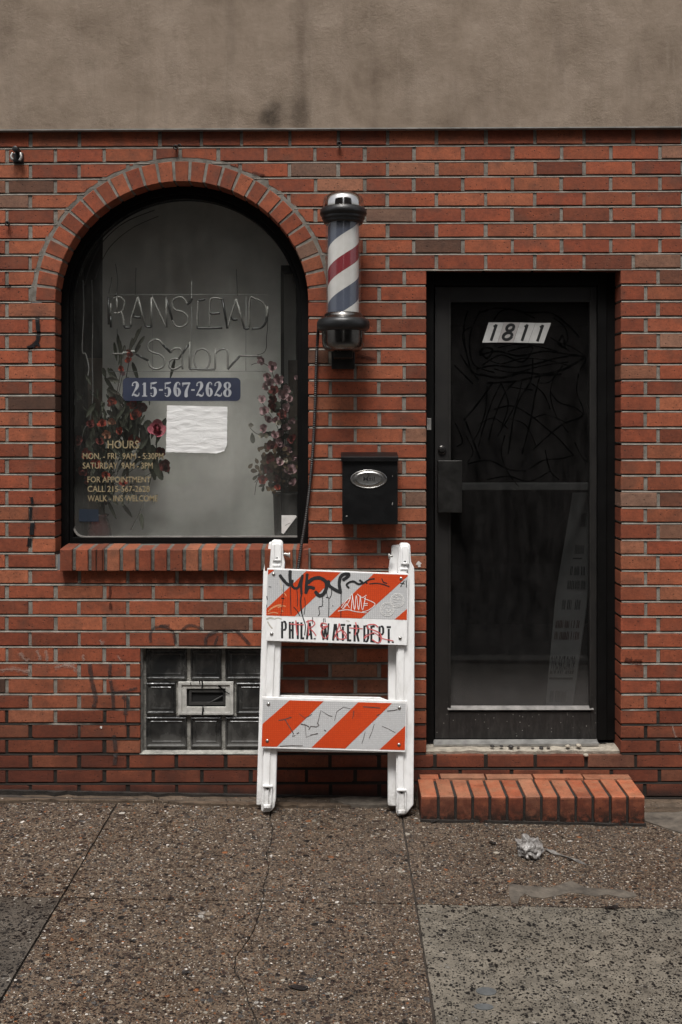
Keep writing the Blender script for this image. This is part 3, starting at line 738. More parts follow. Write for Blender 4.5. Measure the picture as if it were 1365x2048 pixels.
# room behind the door
rm = MB(); x0, x1, z0, z1, y0, y1 = wx(830), wx(1270), .19, wz(520), .15, 3.0
rm.quad((x0-.6, y0, z0), (x1+.6, y0, z0), (x1+.6, y1, z0), (x0-.6, y1, z0)); rm.quad((x0-.6, y0, z1), (x0-.6, y1, z1), (x1+.6, y1, z1), (x1+.6, y0, z1))
rm.quad((x0-.6, y0, z0), (x0-.6, y1, z0), (x0-.6, y1, z1), (x0-.6, y0, z1)); rm.quad((x1+.6, y0, z0), (x1+.6, y0, z1), (x1+.6, y1, z1), (x1+.6, y1, z0)); rm.quad((x0-.6, y1, z0), (x1+.6, y1, z0), (x1+.6, y1, z1), (x0-.6, y1, z1))
rm.recalc = False; rm.build('room', M['interior'], DOOR)
# ---------------------------------------------------------------- ground
def slab(name, mat, polys, top=0.0, thick=.04, kind='structure'):
    m = MB()
    for pl in polys:
        a = 0
        for i in range(len(pl)): a += pl[i][0] * pl[(i+1) % len(pl)][1] - pl[(i+1) % len(pl)][0] * pl[i][1]
        if a < 0: pl = pl[::-1]
        t = [(x, y, gz(x) + top) for x, y in pl]; b = [(x, y, gz(x) + top - thick) for x, y in pl]
        n = len(t); o = len(m.v); tri = tessellate_polygon([[Vector((x, y, 0)) for x, y in pl]])
        m.add(t + b, [q if (pl[q[1]][0]-pl[q[0]][0])*(pl[q[2]][1]-pl[q[0]][1])-(pl[q[1]][1]-pl[q[0]][1])*(pl[q[2]][0]-pl[q[0]][0]) > 0 else q[::-1] for q in tri] + [(i, i + n, (i + 1) % n + n, (i + 1) % n) for i in range(n)])
    m.recalc = False
    return tag(m.build(name, mat), kind=kind)
gq = MB(); gq.quad((-300, -300, -.32), (300, -300, -.32), (300, 300, -.32), (-300, 300, -.32)); gq.recalc = False
tag(gq.build('ground', M['asphalt']), kind='structure')
gq = MB(); gq.recalc = False
for a_, b_ in ((-9, -4), (-4, 4), (4, 9)): gq.add([(a_, .03, gz(a_) - .009), (a_, -2.62, gz(a_) - .009), (b_, -2.62, gz(b_) - .009), (b_, .03, gz(b_) - .009)], [(0, 1, 2, 3)])
tag(gq.build('joint_bed', M['dirt']), kind='structure')
g = .0038; XJ = [-3.40, -2.18, -.958, .262, 1.76, 2.70]; YH = -1.013; YE = -2.45
XJ1 = -.958; XJ2 = .262
def yw(x): return -.120 + .012 * math.sin(x * 5.1) + .008 * math.sin(x * 13) + .022 * noise.noise(Vector((x * 6, 2, 0))) + .012 * noise.noise(Vector((x * 19, 7, 0)))     # ragged edge of the gutter strip
def rect(x0, y0, x1, y1): return [(x0 + g, y0 + g), (x1 - g, y0 + g), (x1 - g, y1 - g), (x0 + g, y1 - g)]
def wob(a, b, k=8, amp=.004, seed=0):
    a = Vector(a); b = Vector(b); d = (b - a); q = Vector((-d.y, d.x)).normalized()
    return [tuple(a + d * i / k + q * (noise.noise(Vector((seed + i * .9, a.x * 3, a.y * 3))) * amp if 0 < i < k else 0)) for i in range(k + 1)]
def rough(poly, amp=.004, seed=0):
    out = []
    for i in range(len(poly)):
        a, b = poly[i], poly[(i+1) % len(poly)]; L = (Vector(b) - Vector(a)).length
        out += wob(a, b, max(1, int(L / .05)), amp, seed + i * 7)[:-1]
    return out
def edge(x0, x1, n=24): return [(x0 + (x1 - x0) * i / n, yw(x0 + (x1 - x0) * i / n)) for i in range(n + 1)]
crack = [tuple(G(x, y).xy) for x, y in ((540,1640),(546,1660),(541,1690),(534,1710),(537,1740),(527,1775),(527,1798),(519,1830),(512,1850),(497,1880),(472,1915),(470,1945),(490,1975),(495,2000),(512,2036),(520,2075))]
def wig(pts, seed, amp=.006):
    out = []
    for i in range(len(pts) - 1): out += wob(pts[i], pts[i+1], 4, amp, seed + i * 3)[:-1]
    return out + [pts[-1]]
crack = wig(wig(crack, 3, .007), 90, .0045)
cA = [p for p in crack if p[1] > YH + .004]; cB = [p for p in crack if p[1] < YH - .004]
xm = cB[0][0]
def side(pts, s, wd): return [(x + s * wd * (.6 + .8 * abs(noise.noise(Vector((y * 9, 1, 2))))), y) for x, y in pts]
def lerp_top(x): return (x, yw(x))
polys = []
wA, wB = .0032, .0036
top = cA[0][0]
polys.append([(XJ1 + g, YH + g), *edge(XJ1 + g, top - wA), *side(cA, -1, wA), (xm - wA, YH + g)])
polys.append([(xm + wA, YH + g), *side(cA[::-1], 1, wA), *edge(top + wA, XJ2 - g), (XJ2 - g, YH + g)])
ce_ = cB[-1]
polys.append([(XJ1 + g, YE), (XJ1 + g, YH - g), (xm - wB, YH - g), *side(cB, -1, wB), (ce_[0] - wB, YE)])
polys.append([(ce_[0] + wB, YE), *side(cB[::-1], 1, wB), (xm + wB, YH - g), (XJ2 - g, YH - g), (XJ2 - g, YE)])
# right upper slab, split by its own short crack
c3 = wig([tuple(G(x, y).xy) for x, y in ((1075,1642),(1084,1668),(1083,1690),(1070,1722),(1052,1748),(1040,1770),(1036,1800))], 40)
c3 = [p for p in c3 if YH + .004 < p[1] < -.2]
polys.append([(XJ2 + g, YH + g), *edge(XJ2 + g, c3[0][0]), *side(c3, -1, .0011), (c3[-1][0] - .001, YH + g)])
polys.append([(c3[-1][0] + .001, YH + g), *side(c3[::-1], 1, .0011), *edge(c3[0][0] + .002, 1.76 - g), (1.76 - g, YH + g)])
# left upper slab and the ones beyond the picture
polys.append([(-2.18 + g, YH + g), *edge(-2.18 + g, XJ1 - g), (XJ1 - g, YH + g)])
polys.append([(-3.40 + g, YH + g), *edge(-3.40 + g, -2.18 - g), (-2.18 - g, YH + g)])
polys.append([(1.76 + g, YH + g), *edge(1.76 + g, 2.70 - g), (2.70 - g, YH + g)])
for a, b in ((-9, -3.40), (2.70, 9)): polys.append([(a + g, YE), (a + g, -.15), (b - g, -.15), (b - g, YE)])
polys = [rough(p, .0042, 100 + i * 13) for i, p in enumerate(polys)]
slab('sidewalk', M['aggregate'], polys)
slab('grey_slab', M['greyslab'], [rough(rect(XJ2, YE, 1.76, YH), .003, 5), rough(rect(1.76, YE, 2.70, YH), .003, 9)], .001)
slab('dark_slab', M['darkslab'], [rough(rect(-2.18, YE, XJ1, YH), .003, 15), rough(rect(-3.4, YE, -2.18, YH), .003, 19)], .001)
slab('cement_gutter', M['cement'], [[(-9, .004), *[(x / 50, yw(x / 50) + .012 + .006 * math.sin(x * 1.7)) for x in range(-450, 452, 2)], (9, .004)]], .006, .03)
# thin cement smears left on the paving
pt = MB()
out = [(1020,1768),(1048,1772),(1078,1774),(1100,1776),(1120,1770),(1142,1762),(1160,1770),(1172,1776),(1200,1778),(1240,1780),(1268,1786),(1276,1793),(1250,1797),(1215,1790),(1190,1793),(1165,1788),(1140,1786),(1118,1792),(1088,1797),(1064,1795),(1050,1788),(1040,1796),(1036,1808),(1024,1806),(1018,1790)]
pts = [tuple(G(x, y).xy) for x, y in out]; pts = rough(pts, .022, 31)
slab('cement_patch', M['greycement'], [pts], .002, .01)
pts = rough([tuple(G(x, y).xy) for x, y in ((1291,1602),(1365,1604),(1700,1612),(1700,1720),(1480,1700),(1400,1680),(1365,1668),(1325,1655),(1290,1643))], .01, 51)
slab('cement_apron', M['greycement'], [pts], .004, .02)
pts = rough([tuple(G(x, y).xy) for x, y in ((660,1602),(700,1598),(760,1600),(779,1606),(779,1614),(740,1616),(690,1612))], .008, 61)
slab('cement_lump', M['greycement'], [pts], .012, .03)
for sd_, cc, rx, ry in ((71, (973, 1984), .030, .022), (81, (968, 2015), .028, .016)):
    c0 = G(*cc); slab('cement_splash', M['splash'], [rough([(c0.x + rx * math.cos(2*math.pi*i/14), c0.y + ry * math.sin(2*math.pi*i/14)) for i in range(14)], .012, sd_)], .003, .01)
k = MB(); k.box((-9, -2.62, -.32), (9, -2.452, -.006)); tag(k.build('kerb', M['kerb'], None, .012), kind='structure')
# the other side of the narrow street (only its reflection and shade reach the picture)
ob = simple('far_brick', (.050, .038, .032), .9, 0, .3, 3); ow = simple('far_window', (.02, .022, .025), .2)
k = MB(); k.box((-9, -7.6, -.32), (9, -7.4, -.18)); k.box((-9, -9, -.32), (9, -7.6, -.2)); tag(k.build('far_pavement', simple('far_paving', (.045, .040, .036), .9)), kind='structure')
for (a, b, h) in ((-9.5, -.35, 10.2), (.9, 9.5, 11.2)):
    m = MB(); m.box((a, -16, -.32), (b, -9, h)); m.box((a - .1, -9.12, h - .35), (b + .1, -8.995, h + .1))
    m.mi = 1; x = a + .7
    while x + 1 < b:
        for zz in (1.0, 4.3, 7.4): m.box((x, -8.997, zz), (x + .95, -8.95, zz + 1.7))
        x += 2.0
    tag(m.build('opposite_building', [ob, ow]), kind='structure')
# soldier-brick step in front of the door
STEP = None
def step():
    global STEP
    random.seed(5)
    m = MB(); n = 13
    zf = lambda px: HC - (1594.5 - HZ) / (F / (D - .262)) 
    ztop = .046; ztopb = .05
    # front top edge at depth -.262, back of the headers at -.062
    fx = lambda px, y: (px - CX) / (F / (D + y))
    yf, yb_ = -.262, -.066
    zt = HC - (1593 - HZ) * (D + yf) / F
    xa, xb = fx(843, yf), fx(1290, yf); pitch = (xb - xa) / n
    for i in range(n):
        x0 = xa + pitch * i + .0055; x1 = xa + pitch * (i + 1) - .0055
        if i == 0: x0 = xa
        if i == n - 1: x1 = xb
        m.col = (random.uniform(.60, .92), random.uniform(1.05, 1.4), random.random(), 1)
        dz = random.uniform(-.002, .002); dy = random.uniform(-.003, .003); z0 = gz(x0) - .02
        c = .004
        m.add([(x0, yf+dy+c, z0), (x1, yf+dy+c, z0), (x1, yb_, z0), (x0, yb_, z0), (x0, yf+dy, zt+dz-c), (x1, yf+dy, zt+dz-c), (x1, yb_, zt+dz+.004), (x0, yb_, zt+dz+.004), (x0+.002, yf+dy+c, zt+dz), (x1-.002, yf+dy+c, zt+dz)],
              [(0,1,5,4), (4,5,9,8), (8,9,6,7), (1,2,6,9,5), (0,4,8,7,3), (2,3,7,6)])
    e = [fx(x, -.03) for x in (839, 880, 972, 1067, 1167, 1263)]
    for i in range(5):
        m.col = (random.uniform(.6, .95), random.uniform(1.0, 1.3), random.random(), 1)
        m.box((e[i] + .002, yb_ + .008, -.05), (e[i+1] - .006, -.004, zt + .008 + random.uniform(-.002, .002)))
    dd = MB(); dd.recalc = False
    slab('packed_dirt', M['wetdirt'], [rough([(xa - .004, yf - .004), (xb + .004, yf - .004), (xb + .004, yf + .03), (xa - .004, yf + .03)], .020, 7), rough([(-4, -.014), (4, -.014), (4, .01), (-4, .01)], .022, 77)], .0105, .02)
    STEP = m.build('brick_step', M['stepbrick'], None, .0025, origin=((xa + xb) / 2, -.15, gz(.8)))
    tag(STEP, 'low orange brick step laid on edge in front of the dark door', 'step')
    mm = MB(); mm.box((xa + .004, yf + .012, -.05), (xb - .004, -.006, zt - .006))
    mm.build('step_mortar', simple('black_step_mortar', (.020, .017, .014), .9, 0, .3, 40, .003), STEP)
step()
# ---------------------------------------------------------------- barber pole
def pole():
    y0 = -.135; s = F / (D + y0); cx = (687 - CX) / s
    Z = lambda py: HC - (py - HZ) / s
    pr = lambda w: w / s
    T = thing('barber_pole', (cx, 0, Z(720)), 'barber pole with red, white and blue stripes and chrome caps', 'barber pole')
    c = (cx, y0)
    m = MB(); top = Z(385); R0 = pr(41.5)
    prof = [(0.0005, top)]
    for q in range(1, 9):
        a = R(90 * q / 8); prof.append((R0 - pr(22) * (1 - math.sin(a)) , top - pr(21) * (1 - math.cos(a))))
    prof = [(0.0005, top), (R0 * .3, top - pr(.6)), (R0 * .55, top - pr(2.0)), (R0 * .75, top - pr(5)), (R0 * .89, top - pr(9.5)), (R0 * .965, top - pr(15)), (R0, top - pr(22)), (R0 * 1.0, Z(418)), (R0 * .98, Z(421))]
    m.lathe(prof, c, 64); m.build('top_cap', M['chrome'], T)
    m = MB(); m.lathe([(R0 * .96, Z(416)), (pr(43), Z(417)), (pr(46), Z(421)), (pr(47), Z(427)), (pr(46), Z(431)), (pr(43), Z(433)), (pr(42.6), Z(435)), (pr(43.2), Z(437)), (pr(41.5), Z(440)), (pr(40), Z(442)), (pr(40.4), Z(444)), (pr(38), Z(448)), (pr(34), Z(449)), (pr(33), Z(447))], c, 64)
    m.build('upper_collar', M['rubber'], T)
    # striped roller
    t = NT('barber_stripes'); x, y, z = t.xyz(t.co())
    ang = t.math('ARCTAN2', x, t.math('MULTIPLY', y, -1.0))
    per = 153 / s
    v = t.math('FRACT', t.math('ADD', t.math('SUBTRACT', t.math('DIVIDE', z, per), t.math('DIVIDE', ang, 2 * math.pi / .82)), 10.0))
    # origin of the roller sits at the blue/white edge under it
    col = t.ramp(v, [(0, (.070, .085, .125)), (.285, (.66, .645, .615)), (.52, (.22, .010, .020)), (.73, (.66, .645, .615))], 'CONSTANT')
    k = t.rng(t.noise(8, 4, .6, t.co()), .3, .7, .85, 1.1); col = t.mix(1.0, col, t.n('CombineColor', {0: k, 1: k, 2: k}), 'MULTIPLY')
    sm = t.done(t.pbr(col, .35, 0, None, .4))
    m = MB(); rc = pr(31); m.lathe([(rc, Z(446)), (rc, Z(636))], c, 64, True)
    m.build('striped_cylinder', sm, T, origin=(cx, y0, Z(625.6)))
    t = NT('clear_tube'); tr = t.n('BsdfTransparent', {0: (.985, .985, .98)}); gl = t.n('BsdfGlossy', {0: (1, 1, 1), 'Roughness': .03})
    a = t.n('MixShader', {0: t.schlick(.05), 1: tr.outputs[0], 2: gl.outputs[0]})
    df = t.n('BsdfDiffuse', {0: (.4, .38, .36)}); b = t.n('MixShader', {0: .05, 1: a.outputs[0], 2: df.outputs[0]}); cm = t.done(b)
    m = MB(); m.lathe([(pr(35), Z(446)), (pr(35), Z(636))], c, 64); m.build('glass_tube', cm, T)
    m = MB(); m.lathe([(pr(33), Z(626)), (pr(36), Z(627)), (pr(38.5), Z(630)), (pr(39.5), Z(633)), (pr(44), Z(636)), (pr(48), Z(640))], c, 64); m.build('lower_dome', M['chrome_dull'], T)
    m = MB(); m.lathe([(pr(46), Z(638)), (pr(50), Z(640)), (pr(52.5), Z(645)), (pr(53), Z(651)), (pr(52), Z(657)), (pr(49), Z(661)), (pr(45), Z(663)), (pr(41), Z(663))], c, 64); m.build('lower_collar', M['rubber'], T)
    m = MB(); m.lathe([(pr(43.5), Z(660)), (pr(43), Z(668)), (pr(42.6), Z(686)), (pr(41), Z(693)), (pr(37), Z(699)), (pr(30), Z(702.5)), (.0005, Z(704))], c, 64)
    m.build('bottom_cup', M['chrome_dull'], T)
    m = MB(); z0, z1 = Z(716), Z(701)
    m.box((cx - pr(19), -.15, z0), (cx + pr(19), -.002, z1)); m.box((cx - pr(24), -.012, Z(735)), (cx + pr(24), -.0035, Z(690)))
    m.build('wall_bracket', simple('dark_bracket', (.030, .028, .026), .45, .6, .3, 30), T, .003)
    m = MB(); m.box((cx - pr(16), -.06, Z(432)), (cx + pr(16), -.003, Z(414))); m.build('upper_bracket', M['rubber'], T, .003)
pole()
# conduit running down to the pavement
def conduit():
    pts = []
    for px, py, y in ((641,648,-.10),(637,662,-.06),(635,690,-.03),(633,730,-.02),(631,800,-.018),(628,870,-.018),(624,930,-.018),(618,990,-.018),(610,1050,-.02),(603,1092,-.04),(597,1135,-.06),(590,1190,-.05),(588,1230,-.03),(587,1250,.004),(587,1256,.02)):
        pts.append(P(px, py, y))
    pts = dense(smoothpath(pts, 6), .0022)
    m = MB(); r = [.0074 if (i // 2) % 2 else .0058 for i in range(len(pts))]
    m.tube(pts, r, 8, True, False)
    tag(m.build('power_conduit', M['conduit']), 'black ribbed electrical conduit running down from the barber pole', 'cable')
conduit()

# ---------------------------------------------------------------- mailbox
def mailbox():
    T = thing('mailbox', P(740, 1050, 0), 'black wall mailbox with oval silver plate reading Mail', 'mailbox')
    yf = -.10; a = P(685, 1049, yf); b = P(796, 916, yf)
    m = MB(); m.box((a.x, yf, a.z), (b.x, -.003, b.z)); m.build('body', M['mailblack'], T, .003)
    m = MB(); l = P(682.5, 923, yf - .012); r = P(797.5, 913.5, yf - .012); zt = P(0, 904, 0).z
    y0 = yf - .012
    m.prism([(l.x, y0, l.z), (l.x, y0, r.z), (l.x, -.004, zt), (l.x, -.004, l.z)], [(r.x, y0, l.z), (r.x, y0, r.z), (r.x, -.004, zt), (r.x, -.004, l.z)])
    m.build('lid', M['mailblack'], T, .0018)
    m = MB(); q = P(738, 958, yf); disc = []
    prof = [(1.0, 0), (1.0, -.003), (.96, -.0045), (.93, -.003), (.86, -.0025), (.78, -.006), (.70, -.0072), (.58, -.0058), (.54, -.0056), (.01, -.0056)]
    n = 56; vs = []; fs = []; A_, B_ = 36.5 / (F/(D+yf)), 18.6 / (F/(D+yf))
    for k_, (u, dy) in enumerate(prof):
        for i in range(n):
            t = 2 * math.pi * i / n; vs.append((q.x + A_ * u * math.cos(t), yf + dy, q.z + B_ * (u if u > .9 else u * (1 - .1 * (1-u))) * math.sin(t)))
    for k_ in range(len(prof) - 1):
        for i in range(n): fs.append((k_*n+i, k_*n+(i+1) % n, (k_+1)*n+(i+1) % n, (k_+1)*n+i))
    fs.append(tuple(range((len(prof)-1)*n, len(prof)*n))); m.add(vs, fs, True)
    PL = m.build('name_plate', M['nickel'], T)
    m = MB(); put_text(m, 'Mail', (727, 953, 750, 962), lambda x, y, o: P(x, y, yf - .0056 + o), -.0006, .008); m.build('lettering', M['letter_dark'], PL)
    for px, py, w_, h_ in ((785.3, 1007, 2, 6), (694, 1032, 4, 2.4), (785.5, 952, 1.2, 4)):
        a = P(px, py, yf); m = MB(); m.add([a + Vector((u * w_ / 900, -.0006, v * h_ / 900)) for u, v in ((-1,-.7),(.6,-1),(1,.5),(-.3,1))], [(0, 1, 2, 3)]); m.build('paint_chip', M['gasket'], T)
mailbox()

# ---------------------------------------------------------------- barricade
TL = .132; Y0 = -.222
def B(px, py, off=0.0):               # photo pixel -> point on the leaning front plane (off > 0 is behind it)
    k = (py - HZ) / F; t = (D + Y0 + off + TL * HC) / (1 + TL * k)
    return Vector(((px - CX) * t / F, -D + t, HC - t * k))
WP = None
def barricade():
    global WP
    t = NT('scuffed_white_plastic'); 
    c = t.mix(t.rng(t.noise(18, 5, .65, t.scale(t.geo(), (1.4, 1, .5))), .48, .76, 0, .6), (.77, .765, .755), (.50, .48, .45))
    z = t.xyz()[2]; c = t.mix(t.math('MULTIPLY', t.rng(z, .14, -.01, 0, .7, True), t.rng(t.noise(30, 5, .7), .4, .6, .15, 1)), c, (.20, .18, .155))
    v = t.vor(26); c = t.mix(t.math('MULTIPLY', t.rng(v['Distance'], .03, .06, 1, 0), t.rng(t.n('SeparateColor', {0: v['Color']}).outputs[0], .8, .82, 0, .8)), c, (.10, .09, .08))
    WP = t.done(t.pbr(c, .5, 0, t.bump(t.noise(40, 3), .0015, .5), .4))
    def sheet(name, c0, c1, d):
        t = NT(name)
        v = t.vor(118, t.scale(t.geo(), (1, .05, 1)), rnd=.12); k = t.rng(v['Distance'], .18, .44, 0, 1)
        c = t.mix(k, c0, c1); c = t.mix(t.rng(t.noise(22, 5, .7), .56, .74, 0, .65), c, d)
        v2 = t.vor(60); c = t.mix(t.math('MULTIPLY', t.rng(v2['Distance'], .05, .12, 1, 0), t.rng(t.n('SeparateColor', {0: v2['Color']}).outputs[0], .84, .86, 0, .85)), c, (.05, .035, .03))
        return t.done(t.pbr(c, .38, 0, t.bump(k, .0006, .4), .5))
    white = sheet('white_reflective_sheeting', (.56, .555, .55), (.42, .42, .42), (.40, .385, .365)); orange = sheet('orange_reflective_sheeting', (.62, .070, .012), (.46, .045, .008), (.36, .034, .010))
    T = thing('barricade', (B(668, 1628).x, -.2, gz(0)), 'white folding road barricade with orange striped boards leaning on the brick wall', 'barricade')
    def slabp(name, pts, f, b, bev=.005, mat=None, par=T):
        area = sum(pts[i][0]*pts[(i+1) % len(pts)][1] - pts[(i+1) % len(pts)][0]*pts[i][1] for i in range(len(pts)))
        if area > 0: pts = pts[::-1]
        m = MB(); A = [B(x, y, f) for x, y in pts]
        nrm = Vector((0, 1, TL)).normalized() if False else Vector((0, 1, 0))
        m.prism(A, [p + Vector((0, b - f, 0)) for p in A]); return m.build(name, mat or WP, par, bev)
    # rear frame (folded flat behind)
    rl = [(538,1085),(553,1084),(553,1120),(560,1130),(545,1612),(513,1611),(527,1140),(531,1122),(535,1110)]
    slabp('rear_leg', rl, .052, .085, .006)
    rr = [(784,1092),(800,1090),(806,1108),(806,1612),(800,1614),(776,1612),(777,1330),(778,1140),(780,1122),(783,1108)]
    slabp('rear_leg', rr, .052, .085, .006)
    slabp('rear_board', [(545,1392),(560,1391),(760,1395),(778,1402),(806,1403),(806,1506),(545,1503)], .040, .051, .002)
    slabp('rear_board', [(545,1143),(806,1146),(806,1290),(545,1284)], .040, .051, .002)
    # front frame
    lf = [(543,1083),(548,1080.5),(562,1081),(566,1085),(567,1112),(570,1126),(566,1180),(562,1300),(559.5,1400),(554.5,1500),(552,1600),(549,1616),(541,1624),(526,1625),(522.5,1621),(524,1560),(529,1420),(534,1290),(538,1150),(541,1110)]
    L1 = slabp('front_leg', lf, 0, .038, .006)
    rf = [(800,1089),(803,1086.5),(816,1087),(821,1090),(822,1110),(823,1124),(829,1136),(830,1180),(829,1400),(827.5,1610),(821,1618),(812,1629),(797,1632),(793,1627),(792.5,1500),(793,1350),(795,1150),(798,1108)]
    L2 = slabp('front_leg', rf, 0, .038, .006)
    # raised web on each front leg, foot pocket and top pocket
    def web(par, pts): slabp('web', pts, -.008, -.0005, .003, None, par)
    web(L1, [(544,1088),(562,1086),(563,1125),(556,1170),(550,1300),(546,1400),(541,1500),(540,1560),(536,1618),(526,1620),(526,1560),(531,1420),(536,1290),(540,1150)])
    web(L2, [(801,1092),(818,1092),(816,1120),(812,1180),(809,1300),(808,1500),(808,1560),(810,1624),(797,1627),(796,1560),(796,1400),(797,1150)])
    def pocket(par, x0, y0, x1, y1, sl):      # U-shaped moulding: lip on top, cheeks, rounded foot
        m = MB()
        def q(x, y, o): return B(x + sl * (y - y0), y, o)
        for (a, b, c, d, o) in ((x0, y0, x1, y0 + 4, -.019), (x0 + 1, y0 + 4, x0 + 4, y1 - 6, -.014), (x1 - 4, y0 + 4, x1 - 1, y1 - 6, -.014), (x0 + 3, y1 - 8, x1 - 3, y1 - 1, -.019)):
            A = [q(a, d, o), q(c, d, o), q(c, b, o), q(a, b, o)]; m.prism(A, [p + Vector((0, -o - .006, 0)) for p in A])
        m.build('pocket', WP, par, .0035, 3)
        m = MB(); A = [q(x0 + 6, y0 + 4.8, -.0095), q(x1 - 6, y0 + 4.8, -.0095), q((x0+x1)/2, y0 + 9, -.0095)]; m.add(A, [(0, 1, 2)])
        m.build('pocket_slot', M['letter_dark'], par)
    pocket(L1, 525.5, 1571, 546, 1618, -.03); pocket(L2, 794, 1579, 814, 1629, 0)
    def toppocket(par, x, y0, y1):
        m = MB()
        for (a, b, c, d, o) in ((x - 8, y0, x - 4, y1, -.016), (x + 5, y0, x + 9, y1, -.016), (x - 4, y1 - 4, x + 5, y1, -.018), (x - 9, y1 + 7, x + 7, y1 + 11, -.013)):
            A = [B(a, d, o), B(c, d, o), B(c, b, o), B(a, b, o)]; m.prism(A, [p + Vector((0, -o - .006, 0)) for p in A])
        m.build('hinge_pocket', WP, par, .003, 3)
        m = MB(); A = [B(x - 3, y1 - 4.5, -.0095), B(x + 4, y1 - 4.5, -.0095), B(x + .5, y1 - 8, -.0095)]; m.add(A, [(0, 1, 2)]); m.build('pocket_slot', M['letter_dark'], par)
    toppocket(L1, 554, 1089, 1122); toppocket(L2, 810, 1096, 1129)
    # hinge bolts
    for (pts, nm) in ((((565, 1108), (571, 1108), (578, 1110)), 'hinge_bolt'), (((786, 1112), (780, 1112)), 'hinge_bolt')):
        m = MB(); A = [B(x, y, .02) for x, y in pts]; m.tube(A, [.006, .006, .009][:len(A)], 10)
        e = A[-1]; m.tube([e, e + Vector((.006 if nm and pts[0][0] < 600 else -.006, 0, 0))], .012, 10); m.build(nm, M['alu'], T, .001)
    # boards
    def board(name, quad, parts):
        Bd = slabp(name, quad, -.024, -.0105, .0018)
        for (nm, pts, mat, o) in parts:
            m = MB(); area = sum(pts[i][0]*pts[(i+1) % len(pts)][1] - pts[(i+1) % len(pts)][0]*pts[i][1] for i in range(len(pts)))
            if area > 0: pts = pts[::-1]
            m.add([B(x, y, o) for x, y in pts], [tuple(range(len(pts)))]); m.recalc = False
            m.build(nm, mat, Bd)
        return Bd
    z5 = lambda L: [(520 + x / 4.403, 1120 + y / 4.403) for x, y in L]
    z6 = lambda L: [(515 + x / 4.403, 1380 + y / 4.403) for x, y in L]
    W_, O_ = 'white_sheeting', 'orange_stripe'
    T1 = board('upper_board', z5([(66,74),(1312,122),(1296,752),(46,712)]), [(W_, z5([(73,84),(1304,131),(1295,527),(57,487)]), white, -.0246)] +
        [(O_, z5(p), orange, -.0252) for p in ([(73,84),(130,86.5),(72,131)], [(410,97),(712,108.5),(310,495),(57,487),(58,430)], [(1005,119.7),(1304,131),(1303.7,141),(893,514),(605,504.7)], [(1297,430),(1295,527),(1187,523.5)])])
    T2 = board('lower_board', z6([(42,62),(1318,98),(1306,548),(26,512)]), [(W_, z6([(50,84),(1308,119),(1300,529),(38,496)]), white, -.0246)] +
        [(O_, z6(p), orange, -.0252) for p in ([(285,90.5),(585,98.8),(172,499.5),(38,496),(45,300)], [(890,107.4),(1187,115.6),(775,515.3),(478,507.5)], [(1304,315),(1300,529),(1078,523.2)])])
    def bolt(par, x, y):
        m = MB(); c = B(x, y, -.0245); disc_y(m, c, [(.0078, .001), (.0074, -.002), (.0055, -.0042), (.0025, -.0055), (.0005, -.0058)], 14); m.build('bolt', M['nickel'], par)
    for x, y in ((122,124),(1244,163),(105,650),(1236,688)): bolt(T1, *z5([(x, y)])[0])
    for x, y in ((99,123),(1252,157),(88,447),(1248,482)): bolt(T2, *z6([(x, y)])[0])
    # stencilled owner's name
    ink = simple('black_stencil_ink', (.010, .010, .011), .6, 0, .3, 40); st = MB()
    G_ = {  # strokes in a 0..1 x 0..1 box (y up), with stencil gaps
     'P': [((.0,0),(.0,1)), ((.30,.98),(.72,.98),(.95,.86),(.95,.62),(.72,.50),(.30,.50))], 'H': [((0,0),(0,1)), ((.9,0),(.9,1)), ((.22,.5),(.68,.5))], 'I': [((.5,0),(.5,1))],
     'L': [((0,0),(0,1)), ((.25,.05),(.95,.05))], 'A': [((0,0),(.40,1)), ((.58,1),(1,0)), ((.36,.30),(.66,.30))], '.': [((.3,.02),(.3,.10))],
     'W': [((0,1),(.20,.0)), ((.30,.05),(.48,.85)), ((.52,.85),(.70,.05)), ((.80,0),(1,1))], 'T': [((.5,0),(.5,.86)), ((0,.96),(1,.96))],
     'E': [((0,0),(0,1)), ((.25,.96),(.95,.96)), ((.25,.52),(.8,.52)), ((.25,.05),(.95,.05))], 'R': [((0,0),(0,1)), ((.28,.98),(.75,.96),(.95,.80),(.90,.60),(.70,.50),(.28,.50)), ((.6,.44),(1,0))],
     'D': [((0,0),(0,1)), ((.26,.98),(.68,.95),(.95,.76),(.95,.24),(.68,.05),(.26,.02))]}
    def up(x, y, o): q = z5([(x, y)])[0]; return B(q[0], q[1], -.0242 + o)
    lay = [('P',192,236),('H',260,298),('I',322,348),('L',362,398),('A',410,462),('.',478,490),('W',542,612),('A',640,692),('T',706,758),('E',772,812),('R',830,876),('D',916,962),('E',978,1020),('P',1050,1094),('T',1112,1160),('.',1166,1180)]
    kk = 0
    for ch, x0, x1 in lay:
        yb0 = 690 + (x0 - 190) * .0445; yt0 = 541 + (x0 - 190) * .0485
        for stq in G_[ch]:
            kk += 1
            st.ribbon([(x0 + 5 + u * (x1 - x0 - 10), yb0 + v * (yt0 - yb0)) for u, v in stq], 19 if ch != 'W' else 15, up, -.0002 - kk * 1e-6, False)
    st.recalc = False; st.build('lettering', ink, T1)
    # tags and scribbles
    faint = simple('worn_marker', (.055, .040, .036), .7, 0, .4, 60)
    blk = simple('black_marker', (.008, .008, .009), .6, 0, .3, 60); wht = simple('white_paint_pen', (.66, .65, .63), .5); pink = simple('faded_red_marker', (.52, .11, .11), .5, 0, .3, 40)
